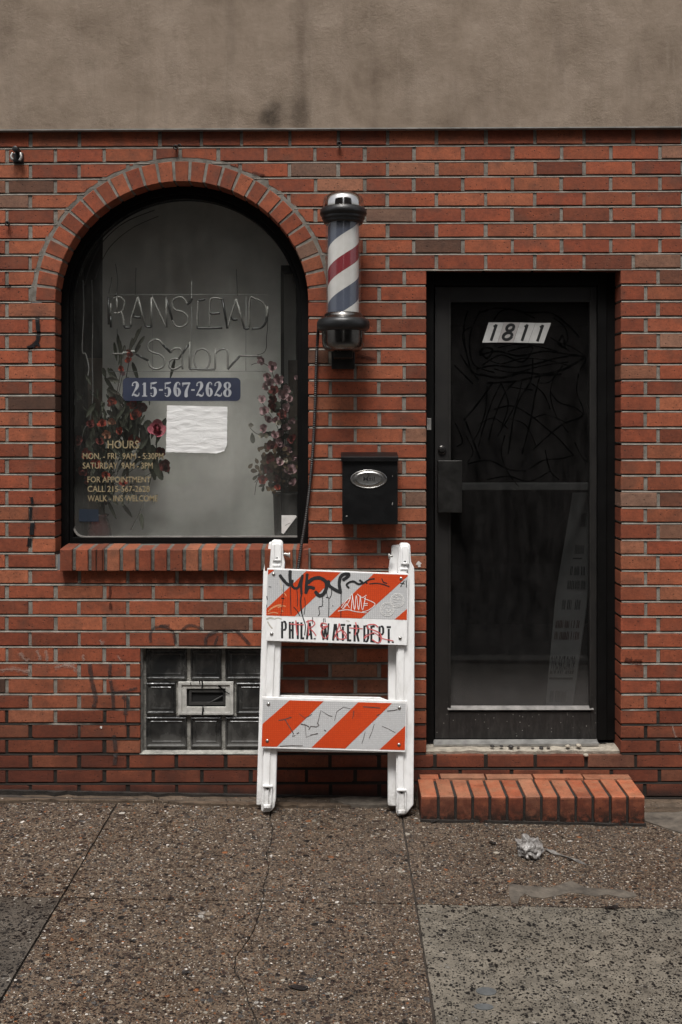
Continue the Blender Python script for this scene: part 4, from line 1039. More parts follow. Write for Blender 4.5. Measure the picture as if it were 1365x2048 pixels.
    def scrib(name, mat, strokes, par, mp, w_, o=-.0262, sm=True):
        m = MB(); k = 0; sep = name in ('scuff', 'beige_scuff', 'peeled_patch', 'paint_drip')
        for s_ in strokes:
            if sep and k: m.recalc = False; m.build(name, mat, par); m = MB()
            ww = w_
            if isinstance(s_, tuple) and isinstance(s_[0], (int, float)): ww, s_ = s_
            p = smoothpath([(a, b, 0) for a, b in s_], 5) if sm and len(s_) > 2 else [Vector((a, b, 0)) for a, b in s_]
            k += 1; n = len(p); wl = [ww * (1.2 if name == 'black_tag' else 1) * (1 + .18 * noise.noise(Vector((i * .7, k, 3)))) for i in range(n)]
            m.ribbon([(q.x, q.y) for q in p], wl, lambda x, y, oo: B(*mp(x, y), oo), o - k * 4e-6)
        m.recalc = False; return m.build(name, mat, par)
    m5 = lambda x, y: (520 + x / 4.403, 1120 + y / 4.403); m6 = lambda x, y: (515 + x / 4.403, 1380 + y / 4.403)
    scrib('peeled_patch', simple('peeled_sheeting', (.52, .22, .10), .7, 0, .3, 60), [(14, [(75,452),(105,425),(150,402),(185,396)]), (10, [(160,418),(200,404),(225,408)]), (8, [(208,290),(224,300),(232,318)]), (9, [(70,474),(120,462),(160,470)]), (8, [(190,440),(205,455)])], T1, m5, 10, -.0256)
    scrib('beige_scuff', simple('beige_scuff', (.46, .43, .37), .8, 0, .3, 60), [(16, [(62,520),(90,510),(120,515)]), (12, [(70,545),(90,580),(110,602)]), (10, [(130,520),(160,510),(190,520)]), (12, [(180,180),(190,230),(200,280)]), (8, [(765,535),(790,540)])], T1, m5, 10, -.0247)
    scrib('black_tag', blk, [(22, [(178,135),(200,165),(235,205),(262,222)]), (24, [(268,98),(266,150),(272,215)]), (18, [(290,180),(282,215),(300,245),(335,245),(352,205),(375,140)]), (18, [(378,135),(365,220),(368,300)]),
        (22, [(418,125),(412,200),(405,290)]), (24, [(405,290),(430,240),(478,250)]), (26, [(425,200),(470,165),(530,158),(580,190),(588,240),(560,300),(520,312),(490,280)]), (24, [(605,185),(612,225),(660,260),(712,285)]), (24, [(712,285),(700,210),(712,150),(745,125),(785,125),(770,150),(735,175)]),
        (15, [(785,245),(765,220),(790,195),(830,190),(870,212),(905,200),(880,178)]), (12, [(905,210),(930,195),(945,205)]), (10, [(930,190),(970,170),(1010,165)]), (8, [(965,210),(1030,205),(1090,215),(1140,235)]), (8, [(1075,165),(1090,195),(1120,205)])], T1, m5, 20)
    scrib('paint_drip', blk, [(7, [(272,215),(270,300),(275,480)]), (7, [(325,250),(332,330),(330,408)]), (8, [(300,415),(330,450),(352,490)]), (14, [(372,280),(360,370),(370,470)]), (9, [(370,470),(385,520),(402,580),(395,660)]), (6, [(395,330),(400,400),(390,480)]), (5, [(212,215),(205,340),(185,490)]), (9, [(190,335),(215,340)]),
        (7, [(585,330),(608,345),(606,500)]), (6, [(550,310),(552,400),(520,415),(528,470),(515,490)]), (8, [(716,290),(716,400),(714,505)]), (6, [(600,200),(590,280),(600,330)]), (6, [(630,230),(632,300),(612,340)]), (6, [(465,505),(463,560)]), (6, [(562,515),(562,545)]), (6, [(575,512),(577,545)])], T1, m5, 6, -.0258)
    scrib('white_tag', wht, [(6, [(720,420),(760,360),(800,330),(770,390),(730,430)]), (6, [(790,340),(815,300),(805,440)]), (6, [(815,300),(835,440),(850,310),(870,440),(885,315)]), (6, [(885,320),(905,440),(930,330)]), (6, [(860,300),(900,330),(940,310)]), (6, [(920,340),(1015,385),(960,440),(905,455)]), (6, [(915,385),(950,382)]), (6, [(915,400),(948,398)]), (6, [(690,450),(770,438),(850,455),(940,465)]), (5, [(740,430),(760,385),(790,420)])], T1, m5, 6)
    def circ(cx, cy, r, n=26): return [(cx + r * math.cos(2*math.pi*i/n), cy + r * math.sin(2*math.pi*i/n)) for i in range(n + 1)]
    rs = random.Random(3); st2 = []
    for cx, cy in ((1122,433),(1211,355)):
        st2 += [(6, circ(cx, cy, 60)), (4, circ(cx, cy, 47))]
        for i in range(9):
            a = rs.uniform(0, 6.28); rr_ = rs.uniform(6, 36); x = cx + rr_ * math.cos(a); y = cy + rr_ * math.sin(a); st2.append((7, [(x - 6, y), (x + 6, y + rs.uniform(-6, 6))]))
        for i in range(14):
            a = 2 * math.pi * i / 14; st2.append((4, [(cx + 51 * math.cos(a), cy + 51 * math.sin(a)), (cx + 56 * math.cos(a + .1), cy + 56 * math.sin(a + .1))]))
    scrib('round_stamp', wht, st2, T1, m5, 5, -.0261, False)
    scrib('red_tag', pink, [(11, [(318,535),(322,600),(330,660)]), (9, [(265,562),(330,568),(385,570)]), (10, [(425,530),(428,600),(430,665)]), (9, [(410,545),(460,532),(485,560),(460,590),(430,592),(470,630),(495,665)]), (9, [(590,565),(545,555),(540,590),(600,580),(545,620),(550,670),(580,690),(605,660)]), (9, [(655,690),(690,600),(700,560),(715,610),(765,690)]), (9, [(680,640),(720,620),(760,650),(750,690),(700,695),(668,660)]),
        (10, [(845,550),(850,600),(840,660)]), (8, [(790,598),(850,602),(905,605)]), (10, [(1040,590),(1010,568),(955,572),(950,600),(1010,620),(1060,650),(1070,700),(1040,730),(990,700)]), (8, [(940,655),(920,690),(1000,640),(1080,690),(1175,712)])], T1, m5, 9, -.0255)
    scrib('scuff', faint, [(9, [(190,268),(240,260),(300,240)]), (7, [(245,262),(280,320),(320,385)]), (5, [(370,210),(420,250),(480,215)]), (4, [(420,300),(430,415),(530,380)]), (5, [(530,300),(560,180),(630,225),(660,232)]), (8, [(385,300),(430,310),(455,325)]), (7, [(455,350),(470,320),(520,325),(545,310),(530,290)]), (4, [(680,270),(700,190),(760,150),(820,165)]), (9, [(935,148),(990,152),(1080,158)]), (7, [(1145,185),(1200,180),(1235,172)]), (9, [(1055,225),(1075,215)]), (6, [(850,185),(845,230),(838,250)]), (4, [(1030,300),(1010,370),(985,425)]), (4, [(1100,320),(1160,345),(1215,375)]), (4, [(950,370),(935,430),(920,470)]), (7, [(590,352),(605,362)]), (8, [(350,385),(365,375)]), (7, [(200,495),(300,490),(400,492)]), (6, [(320,380),(310,410),(335,400)]), (5, [(470,395),(535,385)])], T2, m6, 6, -.0256, False)
    scrib('scuff', blk, [(8, [(62,320),(66,350)]), (7, [(1240,235),(1262,200),(1275,185)]), (8, [(1240,205),(1275,210)]), (6, [(1290,180),(1292,240)]), (5, [(60,395),(63,430)]), (6, [(80,235),(100,238)]), (7, [(640,402),(646,406)])], T1, m5, 6, -.0256)
    for par, pts in ((T1, [(532.5,1141),(531,1180),(529.5,1228)]),):
        pass
barricade()
# ---------------------------------------------------------------- neon sign inside the window
def neon():
    yN = .17
    f = lambda x, y, dy=0.0: P(200 + x / 3.7917, 570 + y / 3.7917, yN + dy)
    T = thing('neon_sign', f(680, 400), 'unlit glass tube sign spelling RANSTEAD Salon behind the arched window', 'neon sign')
    t = NT('unlit_neon_tube'); c = t.mix(t.rng(t.noise(20, 3), .3, .7, 0, 1), (.15, .145, .135), (.26, .25, .235)); tube = t.done(t.pbr(c, .25, 0, None, .35))
    blk = simple('blacked_out_tube', (.010, .010, .010), .35)
    def make(name, paths, mat, r, ds=1):
        for p in paths:
            q = [f(x, y, (.0 if i % 2 else .001)) for i, (x, y) in enumerate(p)]
            if len(q) > 2: q = smoothpath(q, 5)
            m = MB(); m.tube(q, r, 8); m.build(name, mat, T)
    make('letter_tube', [[(84,140),(84,235)], [(128,85),(132,215)], [(100,103),(150,92),(186,122),(184,165),(160,208),(105,214)], [(165,205),(180,260),(185,310)], [(238,300),(240,250),(290,92)], [(290,92),(345,305)], [(392,310),(392,95)], [(398,95),(450,205),(505,322)], [(505,322),(505,95)],
        [(662,145),(640,105),(605,92),(560,110),(550,150),(575,190),(630,205),(665,240),(660,290),(620,318),(575,308),(550,265)], [(745,118),(740,220),(740,318)], [(925,105),(842,106),(834,210),(832,320)], [(968,330),(990,245),(1036,108)], [(1036,108),(1095,322)], [(1132,325),(1138,110),(1180,105),(1235,132),(1262,180),(1266,240)], [(1272,160),(1274,240)]], tube, .0046)
    make('letter_tube', [[(480,455),(450,420),(410,415),(370,445),(370,490),(410,515),(460,530),(492,570),(480,620),(430,638),(385,620),(365,575)], [(540,515),(555,490),(595,480),(622,505),(628,640)], [(602,560),(550,562),(525,590),(530,625),(565,640),(622,612)], [(683,430),(680,635)],
        [(775,482),(820,505),(836,560),(820,620),(775,640),(730,620),(713,560),(730,505),(775,482)], [(875,640),(875,482)], [(878,520),(905,495),(940,485),(968,510),(970,640)], [(1060,537),(1230,540)], [(95,522),(270,522)]], tube, .0047)
    make('blackout', [[(65,90),(68,300)], [(84,235),(85,322)], [(120,85),(130,60)], [(185,305),(195,322),(230,322),(238,300)], [(250,215),(262,242),(312,246)], [(345,305),(360,318),(385,318),(392,305)], [(505,95),(550,265)], [(700,102),(685,130),(662,148)], [(800,106),(780,112),(745,118)], [(740,318),(760,328),(930,325)], [(834,210),(860,218),(915,213)], [(930,105),(968,330)], [(990,240),(1012,262),(1045,260)], [(1092,322),(1110,332),(1134,326)], [(1266,240),(1256,290),(1220,325),(1155,332)],
        [(480,455),(540,515)], [(275,525),(370,575)], [(600,560),(675,450)], [(680,635),(780,641),(875,640)], [(970,640),(1060,540)]], blk, .0055)
    make('lead_wire', [[(1275,240),(1272,330),(1265,400),(1262,480),(1240,515),(1195,530)], [(68,62),(85,-10),(92,-60)], [(130,50),(136,-40),(120,-160)], [(132,330),(134,420),(150,520)], [(270,75),(272,-40),(275,-130)], [(1046,80),(1040,-30),(1036,-120)]], blk, .0016)
    ac = simple('clear_acrylic_edge', (.20, .20, .195), .3)
    m = MB()
    for p in ([(70,74),(1275,72)], [(70,655),(1260,655)], [(400,72),(402,655)], [(697,-30),(693,655)], [(1110,90),(1108,655)]): m.tube([f(*p[0], .008), f(*p[1], .008)], .0011, 6)
    m.build('hanging_rail', ac, T)
    m = MB(); a = f(180,515,-.006); b = f(265,500,-.006); m.tube([a, b], .0045, 8); m.build('electrode', simple('white_electrode', (.5, .5, .48), .4), T)
neon()
def cables():
    w_ = simple('grey_flex', (.16, .155, .15), .5); 
    m = MB(); m.tube(smoothpath([P(x, y, .19) for x, y in ((166,560),(168,620),(165,700),(172,708),(178,735),(176,752))], 5), .0028, 7)
    tag(m.build('lamp_flex', w_), 'pale thin flex dangling inside the left edge of the arched window', 'cable')
    m = MB(); m.tube(smoothpath([P(x, y, .24) for x, y in ((184,560),(186,640),(185,715),(186,790),(180,840),(168,860),(160,900))], 5), .0024, 7)
    tag(m.build('hanging_wire', w_), 'dark grey wire hanging down in front of the brown board at left of window', 'cable')
    m = MB(); m.tube(smoothpath([P(x, y, .2) for x, y in ((310,420),(250,445),(205,485),(180,535),(170,570))], 6), .0022, 6)
    m.tube(smoothpath([P(x, y, .21) for x, y in ((318,432),(262,458),(216,500),(190,560))], 6), .0016, 6)
    tag(m.build('looped_cord', M['conduit']), 'dark cord curving along the top left of the arched window', 'cable')
cables()

# ---------------------------------------------------------------- things stuck on the window glass
def gpt(y=YG): return lambda x, y_, o: P(x, y_, y + o)
def window_signs():
    fn = gpt()
    blue = simple('navy_vinyl', (.024, .030, .056), .5, 0, .15, 20); pale = simple('pale_vinyl', (.36, .37, .39), .5); gold = simple('gold_vinyl', (.27, .215, .125), .5, 0, .15, 30)
    x0, y0, x1, y1, r = 246, 755.5, 481.5, 802, 9
    T = thing('phone_sign', P(364, 802, YG), 'navy blue rounded sign with white phone number 215-567-2628', 'sign')
    lp = []
    for cx, cy, a0 in ((x1-r, y1-r, 0), (x0+r, y1-r, 90), (x0+r, y0+r, 180), (x1-r, y0+r, 270)):
        for q in range(7): a = R(a0 + 15 * q); lp.append((cx + r * math.cos(a), cy + r * math.sin(a)))
    m = MB(); m.prism([fn(x, y, -.0022) for x, y in lp[::-1]], [fn(x, y, -.0004) for x, y in lp[::-1]]); m.build('panel', blue, T)
    big = {'2': [[(.14,1.22,.22),(.16,1.16,.22)], [(.10,1.2,.10),(.16,1.42,.12),(.38,1.54,.14),(.62,1.50,.26),(.72,1.22,.38),(.60,.90,.30),(.36,.58,.16),(.12,.20,.12)], [(.08,.12,.14),(.30,.24,.22),(.62,.10,.24),(.86,.16,.14),(.92,.42,.08)]],
      '1': [[(.5,.05,.40),(.5,1.5,.40)], [(.08,.07,.16),(.92,.07,.16)], [(.14,1.28,.12),(.5,1.46,.22)]],
      '5': [[(.16,1.42,.20),(.5,1.44,.26),(.88,1.52,.14)], [(.19,1.45,.13),(.17,.82,.12)], [(.17,.84,.12),(.42,.98,.14),(.66,.84,.32),(.74,.50,.38),(.62,.16,.26),(.38,.03,.13),(.14,.18,.10)], [(.18,.32,.24),(.20,.38,.24)]],
      '6': [[(.78,1.26,.22),(.80,1.30,.22)], [(.84,1.36,.10),(.62,1.53,.13),(.36,1.34,.26),(.24,.80,.38),(.30,.30,.32),(.52,.05,.14),(.72,.24,.28),(.78,.54,.34),(.66,.84,.22),(.46,.90,.11),(.30,.76,.08)]],
      '7': [[(.06,1.38,.26),(.50,1.42,.24),(.92,1.44,.22)], [(.08,1.52,.08),(.08,1.10,.08)], [(.88,1.40,.14),(.64,.94,.24),(.48,.50,.36),(.48,.04,.40)]],
      '8': [[(.5,1.53,.12),(.28,1.40,.24),(.22,1.18,.30),(.32,.94,.22),(.5,.82,.13),(.74,.64,.28),(.80,.40,.32),(.70,.14,.24),(.5,.03,.12),(.26,.14,.26),(.18,.40,.34),(.28,.66,.24),(.5,.82,.13),(.68,.96,.20),(.76,1.18,.28),(.70,1.40,.22),(.5,1.53,.12)]],
      '-': [[(.08,.72,.36),(.92,.72,.36)]]}
    z8 = lambda x, y: (240 + x / 5.46, 750 + y / 5.46)
    lay = [('2',128,218),('1',238,306),('5',326,412),('-',424,474),('5',482,566),('6',582,672),('7',682,772),('-',776,822),('2',832,920),('6',934,1020),('2',1030,1120),('8',1128,1224)]
    m = MB(); k = 0
    for ch, a, b in lay:
        for s_ in big[ch]:
            k += 1; W = b - a; H = 160 / 1.56
            pts = smoothpath([(a + u * W, 237 - v * H, ww) for u, v, ww in s_], 5) if len(s_) > 2 else [Vector((a + u * W, 237 - v * H, ww)) for u, v, ww in s_]
            m.ribbon([(q.x, q.y) for q in pts], [q.z * W for q in pts], lambda x, y, o: fn(*z8(x, y), o), -.0026 - k * 5e-6, len(s_) > 2)
    m.recalc = False; m.build('lettering', pale, T)
    T = thing('opening_hours_sign', P(240, 1003, YG), 'gold lettering on the window giving opening HOURS and phone number', 'lettering')
    for s_, bx, bo in (('HOURS', (215.5, 881, 278.5, 897), .014), ('MON. - FRI.  9AM - 5:30PM', (166, 906, 327.5, 918.5), .012), ('SATURDAY  9AM - 3PM', (166, 925, 306, 937.5), .012), ('FOR APPOINTMENT', (175.5, 953, 302, 965), .012), ('CALL 215-567-2628', (175.5, 971.5, 300, 984), .012), ('WALK - INS WELCOME', (175.5, 990.5, 316, 1003), .012)):
        m = MB(); put_text(m, s_, bx, fn, -.0008, bo); m.recalc = False; m.build('lettering', gold, T)
    # crinkled white paper
    t = NT('crinkled_paper'); hgt = t.noise(10, 6, .62, t.scale(t.geo(), (1, 1, 3.2)), 1.0)
    pm = t.done(t.pbr((.72, .715, .70), .9, 0, t.bump(hgt, .012, .38), .2))
    m = MB(); n = 24; vs = []
    tl, tr_, br, bl = (334.5, 810.5), (455.5, 813.5), (454, 907.5), (332.5, 904)
    for j in range(n + 1):
        for i in range(n + 1):
            u, v = i / n, j / n
            x = (tl[0]*(1-u)+tr_[0]*u)*(1-v) + (bl[0]*(1-u)+br[0]*u)*v; y = (tl[1]*(1-u)+tr_[1]*u)*(1-v) + (bl[1]*(1-u)+br[1]*u)*v
            ed = min(u, 1-u, v, 1-v); nn = noise.noise(Vector((x * .05, y * .16, 1))) 
            cr = max(0, u + v - 1.82) * 60
            vs.append(P(x - cr * .5 + (noise.noise(Vector((y * .2, u * 5, 0))) * 1.0 if ed == 0 else 0), y - cr * .5 + (noise.noise(Vector((x * .2, v * 5, 3))) * 1.0 if ed == 0 else 0), YG - .004 + nn * .0022))
    m.add(vs, [(j*(n+1)+i, (j+1)*(n+1)+i, (j+1)*(n+1)+i+1, j*(n+1)+i+1) for j in range(n) for i in range(n)], True); m.recalc = False
    tag(m.build('paper_sheet', pm), 'blank crinkled white paper taped to the arched window under the phone number', 'paper')
    m = MB(); lp = [(563.5, 1030.5), (592, 1030.5), (594, 1033), (567.5, 1068), (563.5, 1066)]; m.prism([fn(x, y, -.0016) for x, y in lp[::-1]], [fn(x, y, -.0003) for x, y in lp[::-1]])
    o = m.build('corner_sticker', simple('white_sticker', (.60, .595, .57), .6, 0, .15, 30)); tag(o, 'white triangular sticker in the lower right corner of the arched window', 'sticker')
    m = MB(); m.recalc = False; m.ribbon([(571, 1051), (578, 1047), (581, 1046)], .7, fn, -.002); m.build('crease', M['letter_dark'], o)
    m = MB(); lp = [(158.5, 1018), (197.5, 1018.5), (198, 1043), (158.5, 1043)]; m.prism([fn(x, y, -.0016) for x, y in lp[::-1]], [fn(x, y, -.0003) for x, y in lp[::-1]])
    tag(m.build('blue_sticker', simple('dull_blue_sticker', (.014, .022, .036), .5, 0, .2, 30)), 'small plain blue sticker in the lower left corner of the arched window', 'sticker')
window_signs()

# ---------------------------------------------------------------- silk flowers in the window
PET = {}
def petal_mat(name, c, c2):
    t = NT(name); k = t.noise(28, 4, .6); col = t.mix(t.rng(k, .3, .7, 0, 1), c, c2)
    return t.done(t.pbr(col, .75, 0, None, .25))
FM = dict(pink=petal_mat('pink_petal', (.27, .15, .16), (.40, .26, .27)), red=petal_mat('red_petal', (.17, .016, .012), (.30, .050, .022)), rose=petal_mat('magenta_petal', (.27, .035, .065), (.40, .15, .17)), pale=petal_mat('peach_petal', (.33, .13, .075), (.42, .22, .14)), dark=petal_mat('maroon_petal', (.09, .015, .014), (.14, .03, .025)),
          leaf=petal_mat('silk_leaf', (.030, .034, .022), (.055, .058, .040)), brownleaf=petal_mat('brown_foliage', (.055, .036, .020), (.10, .065, .035)), stem=petal_mat('twig', (.028, .020, .015), (.05, .036, .028)), cream=petal_mat('cream_petal', (.38, .34, .27), (.46, .43, .36)), olive=petal_mat('dusty_leaf', (.045, .045, .034), (.075, .072, .056)))
rf_ = random.Random(11)
def petal(mb, c, ax, up, L, W, curl):
    ax = ax.normalized(); sd_ = ax.cross(up).normalized(); nn = sd_.cross(ax).normalized()
    rows = []
    for t_, w_ in ((0, .18), (.3, .75), (.62, 1.0), (.88, .72), (1.0, .25)):
        for s_ in (-1, 0, 1): rows.append(c + ax * (L * t_) + sd_ * (W * .5 * w_ * s_) + nn * (curl * L * t_ * t_ - (0 if s_ else .08 * L * w_)))
    mb.add(rows, [(3*i+j, 3*i+j+1, 3*i+4+j, 3*i+3+j) for i in range(4) for j in range(2)], True)
def blossom(par, c, r, mat, layers=2, n=5, face=None, name='blossom', wide=1.0):
    m = MB(); m.recalc = False; c = Vector(c)
    d = (face or Vector((rf_.uniform(-.6, .6), -1, rf_.uniform(-.5, .7)))).normalized(); a = d.orthogonal().normalized(); b = d.cross(a); ph = rf_.uniform(0, 6)
    for l in range(layers):
        rr = r * (1 - .24 * l)
        for i in range(n):
            t_ = 2 * math.pi * (i + .5 * l) / n + ph; o = a * math.cos(t_) + b * math.sin(t_)
            ax = (o * (1 - .30 * l) + d * (.35 + .5 * l)).normalized(); petal(m, c + d * (.1 * r * l), ax, d, rr * rf_.uniform(.75, 1.15), rr * wide * rf_.uniform(.55, .85), rf_.uniform(.05, .45) + .1 * l)
    o = m.build(name, mat, par)
    return o
def leafblade(mb, base, tip, W, bend=.15):
    base = Vector(base); tip = Vector(tip); ax = tip - base; L = ax.length; up = Vector((rf_.uniform(-.3, .3), -1, rf_.uniform(-.2, .2)))
    petal(mb, base, ax, up, L, W, bend * rf_.uniform(-1, 1))
def bouquets():
    # left: mixed red bouquet in a dark red vase
    T = thing('flower_bouquet', P(205, 1075, .30), 'red and orange silk flower bouquet with dark leaves at left of the arched window', 'bouquet')
    m = MB(); base = P(200, 1040, .30); zb = bz0 + .001; c = (base.x, .30)
    m.lathe([(.035, zb), (.045, zb + .01), (.056, zb + .05), (.048, zb + .10), (.036, zb + .14), (.044, zb + .155), (.038, zb + .155), (.02, zb + .10)], c, 32); m.build('vase', simple('dark_red_vase', (.055, .010, .010), .25), T)
    root = P(212, 1010, .30); st = MB(); lf = MB()
    spots = [(205,848,'red',9,2),(225,842,'pale',8,1),(215,868,'pale',8,1),(180,850,'dark',9,2),(262,705,'red',8,2),(275,830,'red',13,2),(268,810,'red',11,1),(285,815,'dark',10,2),(240,862,'red',8,1),(265,880,'red',12,2),(224,800,'red',9,1),(222,806,'dark',8,1),(176,908,'red',11,2),(192,928,'red',10,1),(165,940,'dark',10,2),(210,952,'red',10,1),(245,965,'red',9,2),(178,962,'red',9,1),(332,930,'dark',13,2),(322,905,'dark',10,1),(243,738,'red',7,1),(246,745,'pink',6,1),(258,722,'red',8,1),(160,880,'dark',10,2),(200,885,'dark',9,2)]
    for x, y, mt, r, ly in spots:
        yy = rf_.uniform(.145, .25); c = P(x, y, yy); blossom(T, c, r * 1.25 / S, FM[mt], 2, 5 + (ly > 1), None, 'blossom', 1.2)
        st.tube(smoothpath([root, (root + c) / 2 + Vector((rf_.uniform(-.03, .03), 0, .03)), c + Vector((0, .006, 0))], 4), .0016, 5)
    for i in range(210):
        x = rf_.gauss(226, 40); y = rf_.gauss(915, 66) if i % 3 else rf_.gauss(850, 50); b = P(x, y, rf_.uniform(.18, .34)); a = rf_.uniform(-.9, .9); L = rf_.uniform(.04, .10)
        leafblade(lf, b, b + Vector((math.sin(a) * L, rf_.uniform(-.03, .03), math.cos(a) * L)), rf_.uniform(.012, .024))
    for (x0, y0, x1, y1, w_) in ((240,800,225,900,.03),(255,960,262,780,.045),(290,880,298,840,.05),(300,930,285,850,.05),(225,940,235,800,.05),(270,900,280,780,.04),(310,960,300,890,.06),(195,1000,200,900,.05)):
        leafblade(lf, P(x0, y0, .3), P(x1, y1, .3), w_)
    lf.recalc = False; lf.build('leaves', FM['leaf'], T); st.build('stems', FM['stem'], T)
    m = MB(); m.recalc = False
    for (x0, y0, x1, y1) in ((243,715,236,668),(243,715,240,680),(246,718,250,690),(243,745,241,690),(258,712,266,676),(260,700,283,652),(258,705,272,672),(268,690,278,658),(270,700,290,672),(262,715,282,690),(240,700,235,672)):
        leafblade(m, P(x0, y0, .24), P(x1, y1, .24), .016, .1)
    m.build('tall_leaves', FM['olive'], T)
    m = MB(); m.recalc = False
    for (x0, y0, x1, y1, w_) in ((250,830,214,778,.05),(242,790,216,775,.03),(190,900,206,870,.04),(222,880,190,865,.04),(240,765,222,752,.04),(238,760,214,758,.035)): leafblade(m, P(x0, y0, .22), P(x1, y1, .2), w_ * .6, .4)
    m.build('calla_leaf', FM['cream'] if False else FM['olive'], T)
    # the big rose
    T2 = thing('silk_rose', P(314, 1000, .2), 'large magenta silk rose beside the white paper', 'flower')
    c = P(315, 860, .15); blossom(T2, c, 21 / S, FM['rose'], 3, 7, Vector((.15, -1, .35)), 'blossom', 1.45)
    m = MB(); m.tube(smoothpath([c + Vector((0, .008, 0)), P(310, 920, .19), P(290, 1000, .22), P(262, 1060, .25)], 5), .0024, 6); m.build('stem', FM['leaf'], T2)
    m = MB(); m.recalc = False; leafblade(m, P(310, 905, .18), P(285, 940, .18), .035); leafblade(m, P(312, 890, .18), P(330, 835, .19), .03); leafblade(m, P(305, 915, .19), P(325, 960, .18), .035); m.build('leaf', FM['leaf'], T2)
    # right: cherry blossom sprays in a grey pot
    T = thing('blossom_arrangement', P(575, 1075, .30), 'pink silk cherry blossom sprays in a dark pot at right of the arched window', 'flower arrangement')
    cx = P(576, 1000, .30).x; m = MB(); zt = P(0, 985, .3).z
    m.lathe([(.05, bz0 + .001), (.062, bz0 + .05), (.07, zt - .01), (.076, zt), (.066, zt), (.05, zt - .04)], (cx, .30), 32); m.build('pot', simple('grey_pot', (.045, .044, .042), .6), T)
    tw = MB(); root = P(570, 985, .30)
    for path in (((520,722),(540,735),(550,760),(565,800),(575,860),(572,985)), ((500,855),(515,868),(540,870),(562,900),(572,985)), ((515,795),(535,820),(560,870),(570,985)), ((592,755),(585,790),(572,830),(574,985)), ((503,730),(515,726),(530,728)), ((510,965),(530,945),(560,950),(572,985)), ((590,860),(585,920),(574,985)), ((510,990),(514,965),(525,950))):
        tw.tube(smoothpath([P(x, y, .24 + .02 * (i == 0)) for i, (x, y) in enumerate(path)], 5), .0016, 5)
    tw.build('twigs', FM['stem'], T)
    for x, y, mt, r in ((525,720,'pink',9),(545,733,'pink',9),(536,752,'pink',8),(540,765,'pink',9),(556,762,'pink',10),(550,782,'dark',10),(565,790,'pink',10),(572,778,'pink',8),(543,812,'dark',9),(536,840,'pink',8),(566,830,'dark',9),(570,856,'pink',8),(545,890,'dark',9),(575,900,'pink',9),(562,925,'pink',8),(540,915,'dark',9),(590,915,'pink',8),(555,955,'dark',9),(588,965,'pink',8),(530,775,'pink',7),(580,800,'pink',8),(525,800,'pink',8),(530,822,'pink',9),(546,820,'cream',7),(553,842,'pink',8),(557,846,'cream',6),(529,857,'pink',9),(523,872,'cream',5),(532,871,'cream',5),(560,866,'pink',7),(550,872,'pink',8),(557,886,'pink',8),(563,896,'pink',8),(575,818,'pink',9),(585,842,'pink',7),(584,880,'dark',9),(592,755,'pink',5),(502,850,'cream',5),(582,940,'pink',11),(573,922,'cream',4),(525,960,'red',9),(556,975,'red',6),(535,940,'dark',9),(548,800,'dark',9)):
        blossom(T, P(x, y, rf_.uniform(.145, .22)), r * 1.35 / S, FM[mt], 2, 5, None, 'blossom', 1.2)
    m = MB(); m.recalc = False
    for i in range(190):
        x = rf_.gauss(550, 18); y = rf_.gauss(928, 22); b = P(x, y, rf_.uniform(.17, .28)); a = rf_.uniform(0, 6.28); L = rf_.uniform(.018, .032)
        leafblade(m, b, b + Vector((math.cos(a) * L, rf_.uniform(-.02, .01), math.sin(a) * L)), L * .7, .3)
    m.build('filler_foliage', FM['brownleaf'], T)
    m = MB(); m.recalc = False
    for i in range(60):
        x = rf_.gauss(562, 20); y = rf_.uniform(770, 985); b = P(x, y, rf_.uniform(.23, .32)); a = rf_.uniform(0, 6.28); L = rf_.uniform(.03, .06)
        leafblade(m, b, b + Vector((math.cos(a) * L, 0, math.sin(a) * L)), L * .5, .2)
    m.build('dark_leaves', FM['leaf'], T)
bouquets()
